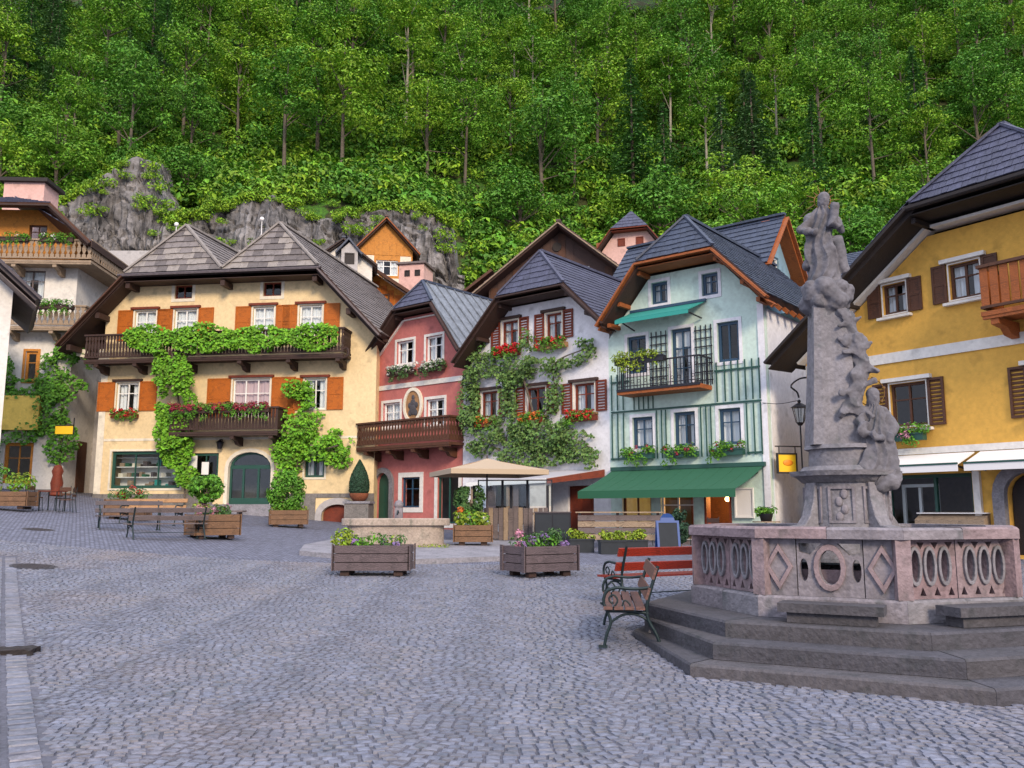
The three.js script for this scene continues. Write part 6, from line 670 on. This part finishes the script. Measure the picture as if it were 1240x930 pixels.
{ // alley lantern on the yellow house corner, hanging sign
  const t = thing('street_lantern', 'black hanging street lantern at the corner of the yellow house', 'lantern', [9.45, 4.7, -28.3]); part(t, 'bracket', tube([V(0.35, 1.3, 0), V(0.05, 1.25, 0), V(-0.25, 1.0, 0), V(-0.05, 0.8, 0), V(0, 0.62, 0)], 0.03, 16, 6), M.ironB); part(t, 'lantern_cage', [0, 1, 2, 3, 4, 5].map((i) => { const a = i * PI / 3; return beam(V(Math.cos(a) * 0.13, -0.2, Math.sin(a) * 0.13), V(Math.cos(a) * 0.24, 0.3, Math.sin(a) * 0.24), 0.022, 0.022); }), M.ironB); part(t, 'lantern_glass', new THREE.CylinderGeometry(0.22, 0.12, 0.48, 6, 1, true).translate(0, 0.05, 0), M.glass); part(t, 'cap', [new THREE.CylinderGeometry(0.08, 0.3, 0.14, 6).translate(0, 0.37, 0), new THREE.SphereGeometry(0.06, 8, 6).translate(0, 0.5, 0), new THREE.CylinderGeometry(0.13, 0.06, 0.1, 6).translate(0, -0.25, 0)], M.ironB); part(t, 'stem', cyl(0.025, 0.025, 1.9, 0, -2.15, 0, 6), M.ironB);
  const s = thing('hanging_sign', 'yellow and orange hanging sign in a dark frame in the alley', 'sign', [9.05, 3.1, -28.6], 0.2); part(s, 'bracket', [bx(-0.4, 0.55, 0.62, 0.66, -0.02, 0.02), bx(-0.28, -0.25, 0.42, 0.62, -0.01, 0.01), bx(0.3, 0.33, 0.42, 0.62, -0.01, 0.01)], M.ironB); part(s, 'frame', ring(-0.36, 0.36, -0.25, 0.42, 0.05, -0.04, 0.04), M.ironB); part(s, 'board', bx(-0.31, 0.31, -0.2, 0.37, -0.02, 0.02), M.signY); part(s, 'emblem', [new THREE.SphereGeometry(0.13, 10, 8).scale(1.4, 0.8, 0.15).translate(0.03, 0.1, 0.022)], M.signO);
  const w = thing('overhead_cable', 'thin cable from the mint house corner to the lantern', 'cable', [8.35, 5.25, -28.7]); part(w, 'cable', tube([V(0, -0.05, 0), V(0.5, -0.1, 0.15), V(1.1, -0.02, 0.4)], 0.012, 10, 5), M.ironB);
  const b = thing('stone_ball', 'small pale stone at the foot of the fountain steps behind the bench', 'stone', [1.72, Gh(1.7, -10.7) + 0.06, -10.75]); part(b, 'stone', (() => { const g = new THREE.IcosahedronGeometry(0.08, 3), p = g.attributes.position; for (let i = 0; i < p.count; i++) { const k = 1 + 0.15 * noise3(p.getX(i) * 20, p.getY(i) * 20, p.getZ(i) * 20); p.setXYZ(i, p.getX(i) * k, p.getY(i) * k * 0.9, p.getZ(i) * k); } g.computeVertexNormals(); return g; })(), M.trough);
  const m = thing('dark_drain_mat', 'dark lumpy drain cover lying across the drainage channel', 'drain cover', [-5.35, Gh(-5.3, -9.5) + 0.01, -9.45], 0.15); part(m, 'cover', (() => { const g = new THREE.BoxGeometry(0.62, 0.07, 0.24, 24, 3, 10), p = g.attributes.position; for (let i = 0; i < p.count; i++) { const n = noise3(p.getX(i) * 14, p.getY(i) * 14, p.getZ(i) * 14); p.setXYZ(i, p.getX(i) + n * 0.03, p.getY(i) + n * 0.025, p.getZ(i) + n * 0.025); } g.computeVertexNormals(); return g; })(), M.darker);
  const an = thing('lightning_rod', 'thin pale rod with a ball on the cream house roof ridge, over the valley', 'rod', [-13.2, 13.6, -44]); part(an, 'rod', [cyl(0.03, 0.02, 3.3, 0, 0, 0, 6), new THREE.SphereGeometry(0.12, 8, 6).translate(0, 3.3, 0)], M.canvasWhite);
  const a2 = thing('lightning_rod', 'thin pale rod with a ball behind the cream house, beside the chalet roof', 'rod', [-17.7, 13.4, -44]); part(a2, 'rod', [cyl(0.03, 0.02, 3.2, 0, 0, 0, 6), new THREE.SphereGeometry(0.12, 8, 6).translate(0, 3.2, 0)], M.canvasWhite);
}
// ---------------------------------------------------------------- forest on the slope
{
  function broadleaf(H, rx, sz, m, bark, open = 0) { // trunk with limbs, crown of separate leaf clumps
    const t = new THREE.Group(), pts = [], limbs = [], cy = H * (0.58 + open * 0.1), ry = H * (0.42 - open * 0.08), nC = 34;
    limbs.push(taper(V(0, -1, 0), V(0.2, H * 0.5, 0.1), 0.19, 0.12, 7), taper(V(0.2, H * 0.5, 0.1), V(0.1, H * 0.9, 0), 0.12, 0.03, 6));
    for (let i = 0; i < nC; i++) { const d = rdir(); if (d.y < -0.75) d.y *= -0.5; const k = Math.pow(rr(0.12, 1), 0.4), wob = 1 + 0.3 * fbm(d.x * 2 + H, d.y * 2, d.z * 2 + rx), c = V(d.x * rx * k * wob, cy + d.y * ry * k * wob, d.z * rx * k * wob), r = rr(0.7, 1.35) * rx / 3.2; clumpPts(c, r * 1.2, r * 0.5, r * 1.2, 104, 1.0, pts); if (i % 4 === 0) limbs.push(taper(V(0.1, Math.max(H * 0.25, c.y - 2.2), 0), c, 0.07, 0.02, 5)); }
    const cr = raw(t, 'crown', leafGeo(pts, sz, { v: 0.35, hue: 0.4 }), m); part(t, 'trunk', limbs, bark); return t;
  }
  function spruce(H, r0, m) {
    const t = new THREE.Group(), pts = []; for (let y = H * 0.1; y < H; y += 0.34) { const f = 1 - y / H, r = r0 * Math.pow(f, 0.8) + 0.1, nb = 7 + Math.floor(6 * f); for (let b = 0; b < nb; b++) { const a = rr(0, 2 * PI), l = r * rr(0.75, 1.1), ns = Math.max(3, Math.round(l / 0.3)); for (let s = 1; s <= ns; s++) { const u = s / ns, q = l * u; pts.push([V(Math.cos(a) * q + rr(-0.12, 0.12), y - u * u * r * 0.35 + rr(-0.08, 0.08), Math.sin(a) * q + rr(-0.12, 0.12)), V(Math.cos(a) * 0.4 + rr(-0.4, 0.4), 0.9, Math.sin(a) * 0.4 + rr(-0.4, 0.4)).normalize()]); } } }
    raw(t, 'crown', leafGeo(pts, 0.5, { w: 0.45, v: 0.3, hue: 0.2 }), m); part(t, 'trunk', taper(V(0, -1, 0), V(0, H * 0.97, 0), 0.22, 0.03, 7), M.bark); return t;
  }
  const kinds = [];
  const add = (kind, g, lab) => kinds.push({ kind, g, lab });
  const greens = [L.a, L.c, L.b, L.a, L.b, L.c]; for (let i = 0; i < 6; i++) add('b', broadleaf(rr(11, 14), rr(3.1, 4.1), 0.36, greens[i], M.bark), 0);
  for (let i = 0; i < 2; i++) add('o', broadleaf(rr(14, 16.5), 2.6, 0.36, [L.c, L.a][i], M.barkPale, 0.9), 0); // tall open trees with bare pale stems
  add('s', spruce(14, 2.6, L.d)); add('s', spruce(11, 2.3, L.e)); for (let i = 0; i < 3; i++) add('r', broadleaf(rr(6, 7.5), 3.0, 0.32, [L.a, L.c, L.b][i], M.bark), 0);
  const TN = new Map([[L.a, 'fresh green'], [L.b, 'deep green'], [L.c, 'yellow-green'], [L.d, 'blackish green'], [L.e, 'grey-green']]);
  const by = (k) => kinds.filter((q) => q.kind === k);
  const info = { b: ['beech_tree', 'broad TONE tree with a BARK trunk in the hillside forest', 'broad trees of the hillside forest'], o: ['birch_tree', 'tall thin TONE tree with a bare pale stem on the slope', 'pale-stemmed trees of the hillside forest'], s: ['spruce_tree', 'pointed TONE spruce in the hillside forest', 'spruces of the hillside forest'], r: ['young_tree', 'low bushy TONE tree on the slope just above the roofs', 'low trees above the roofs'] };
  const spots = []; const stp = 5.7; for (let d = 52; d < 134; d += stp) for (let x = -0.66 * d - 4; x < 0.66 * d + 4; x += stp * (1 + (d - 52) * 0.004)) { const px = x + rr(-2.2, 2.2), dd = d + rr(-2.2, 2.2); const leftCliff = px < -3.2; if (leftCliff && dd < 68.5) continue; if (!leftCliff && dd < (px < 6 ? 55 : 57)) continue; if (px > 5 && px < 13 && dd < 69) continue; spots.push([px, dd]); }
  spots.sort((a, b) => a[1] - b[1]); const use = spots.slice(0, 292);
  for (const [x, d] of use) {
    const n = fbm(x * 0.05, d * 0.05, 11), lowZone = (x > -3 && d < 74) || d < 73; let k = 'b'; if (lowZone) k = 'r'; else if ((x < -24 && d > 84 && R() < 0.35) || (n > 0.26 && R() < 0.5)) k = 's'; else if (x > -12 && x < 30 && d > 80 && R() < 0.3) k = 'o';
    const src = pick(by(k)), t = src.g.clone(), [nm, lb, gr] = info[k]; t.name = numbered(nm); t.userData = { label: lb.replace('TONE', TN.get(src.g.children[0].material)).replace('BARK', src.g.children[1].material === M.barkPale ? 'pale grey' : 'dark'), category: 'tree', group: gr }; const s = rr(0.8, 1.15); t.position.set(x, hillH(x, d) - 0.2, -d); t.rotation.y = rr(0, 2 * PI); t.scale.set(s * rr(0.9, 1.1), s, s * rr(0.9, 1.1)); scene.add(t);
  }
  // ground cover between the trunks
  const p = []; for (let i = 0; i < 5; i++) { const a = rr(0, 2 * PI); clumpPts(V(Math.cos(a) * 0.5, rr(0.2, 0.7), Math.sin(a) * 0.5), 0.6, 0.45, 0.6, 34, 0.6, p); }
  const g = leafGeo(p, 0.3, { v: 0.4, hue: 0.5 }), um = [L.a, L.c, L.b]; const m4 = new THREE.Matrix4(), q = new THREE.Quaternion();
  for (let k = 0; k < 3; k++) { const n = 2000, im = new THREE.InstancedMesh(g, um[k], n); im.name = numbered('undergrowth'); im.userData = { label: ['mid green undergrowth covering the forest slope', 'yellow-green undergrowth on the slope and the cliff edge', 'deep green undergrowth between the forest trees'][k], category: 'undergrowth', kind: 'stuff' };
    for (let i = 0; i < n; i++) { let x, d; do { d = 53 + Math.pow(R(), 1.4) * 70; x = rr(-0.66, 0.66) * d; } while ((x < -3.5 && d < 66.2 && !(x < -31 && R() < 0.2)) || (x > 5 && x < 12 && d < 68 && d > 60)); q.setFromEuler(new THREE.Euler(rr(-0.3, 0.3), rr(0, 6), 0)); const s = rr(0.7, 2.0); m4.compose(V(x, hillH(x, d) - 0.3 + (x < -4 && d < 70 ? 0.3 : 0), -d), q, V(s, s, s)); im.setMatrixAt(i, m4); }
      if (k === 1) for (let i = 0; i < 170; i++) { const x = -36 + 31.5 * R(), top = lerpT(CLIFF, x), s = rr(0.35, 0.9), dn = R() < 0.75 ? rr(-0.1, 0.5) : rr(0.5, 5); q.setFromEuler(new THREE.Euler(0, rr(0, 6), 0)); m4.compose(V(x, top - dn, -(60.8 + (top - dn - 12) * 0.24) + (dn > 0.5 ? 1.1 : 0.3)), q, V(s, s, s)); im.setMatrixAt(i, m4); } scene.add(im); im.castShadow = im.receiveShadow = true; }
}
renderer.render(scene, camera);
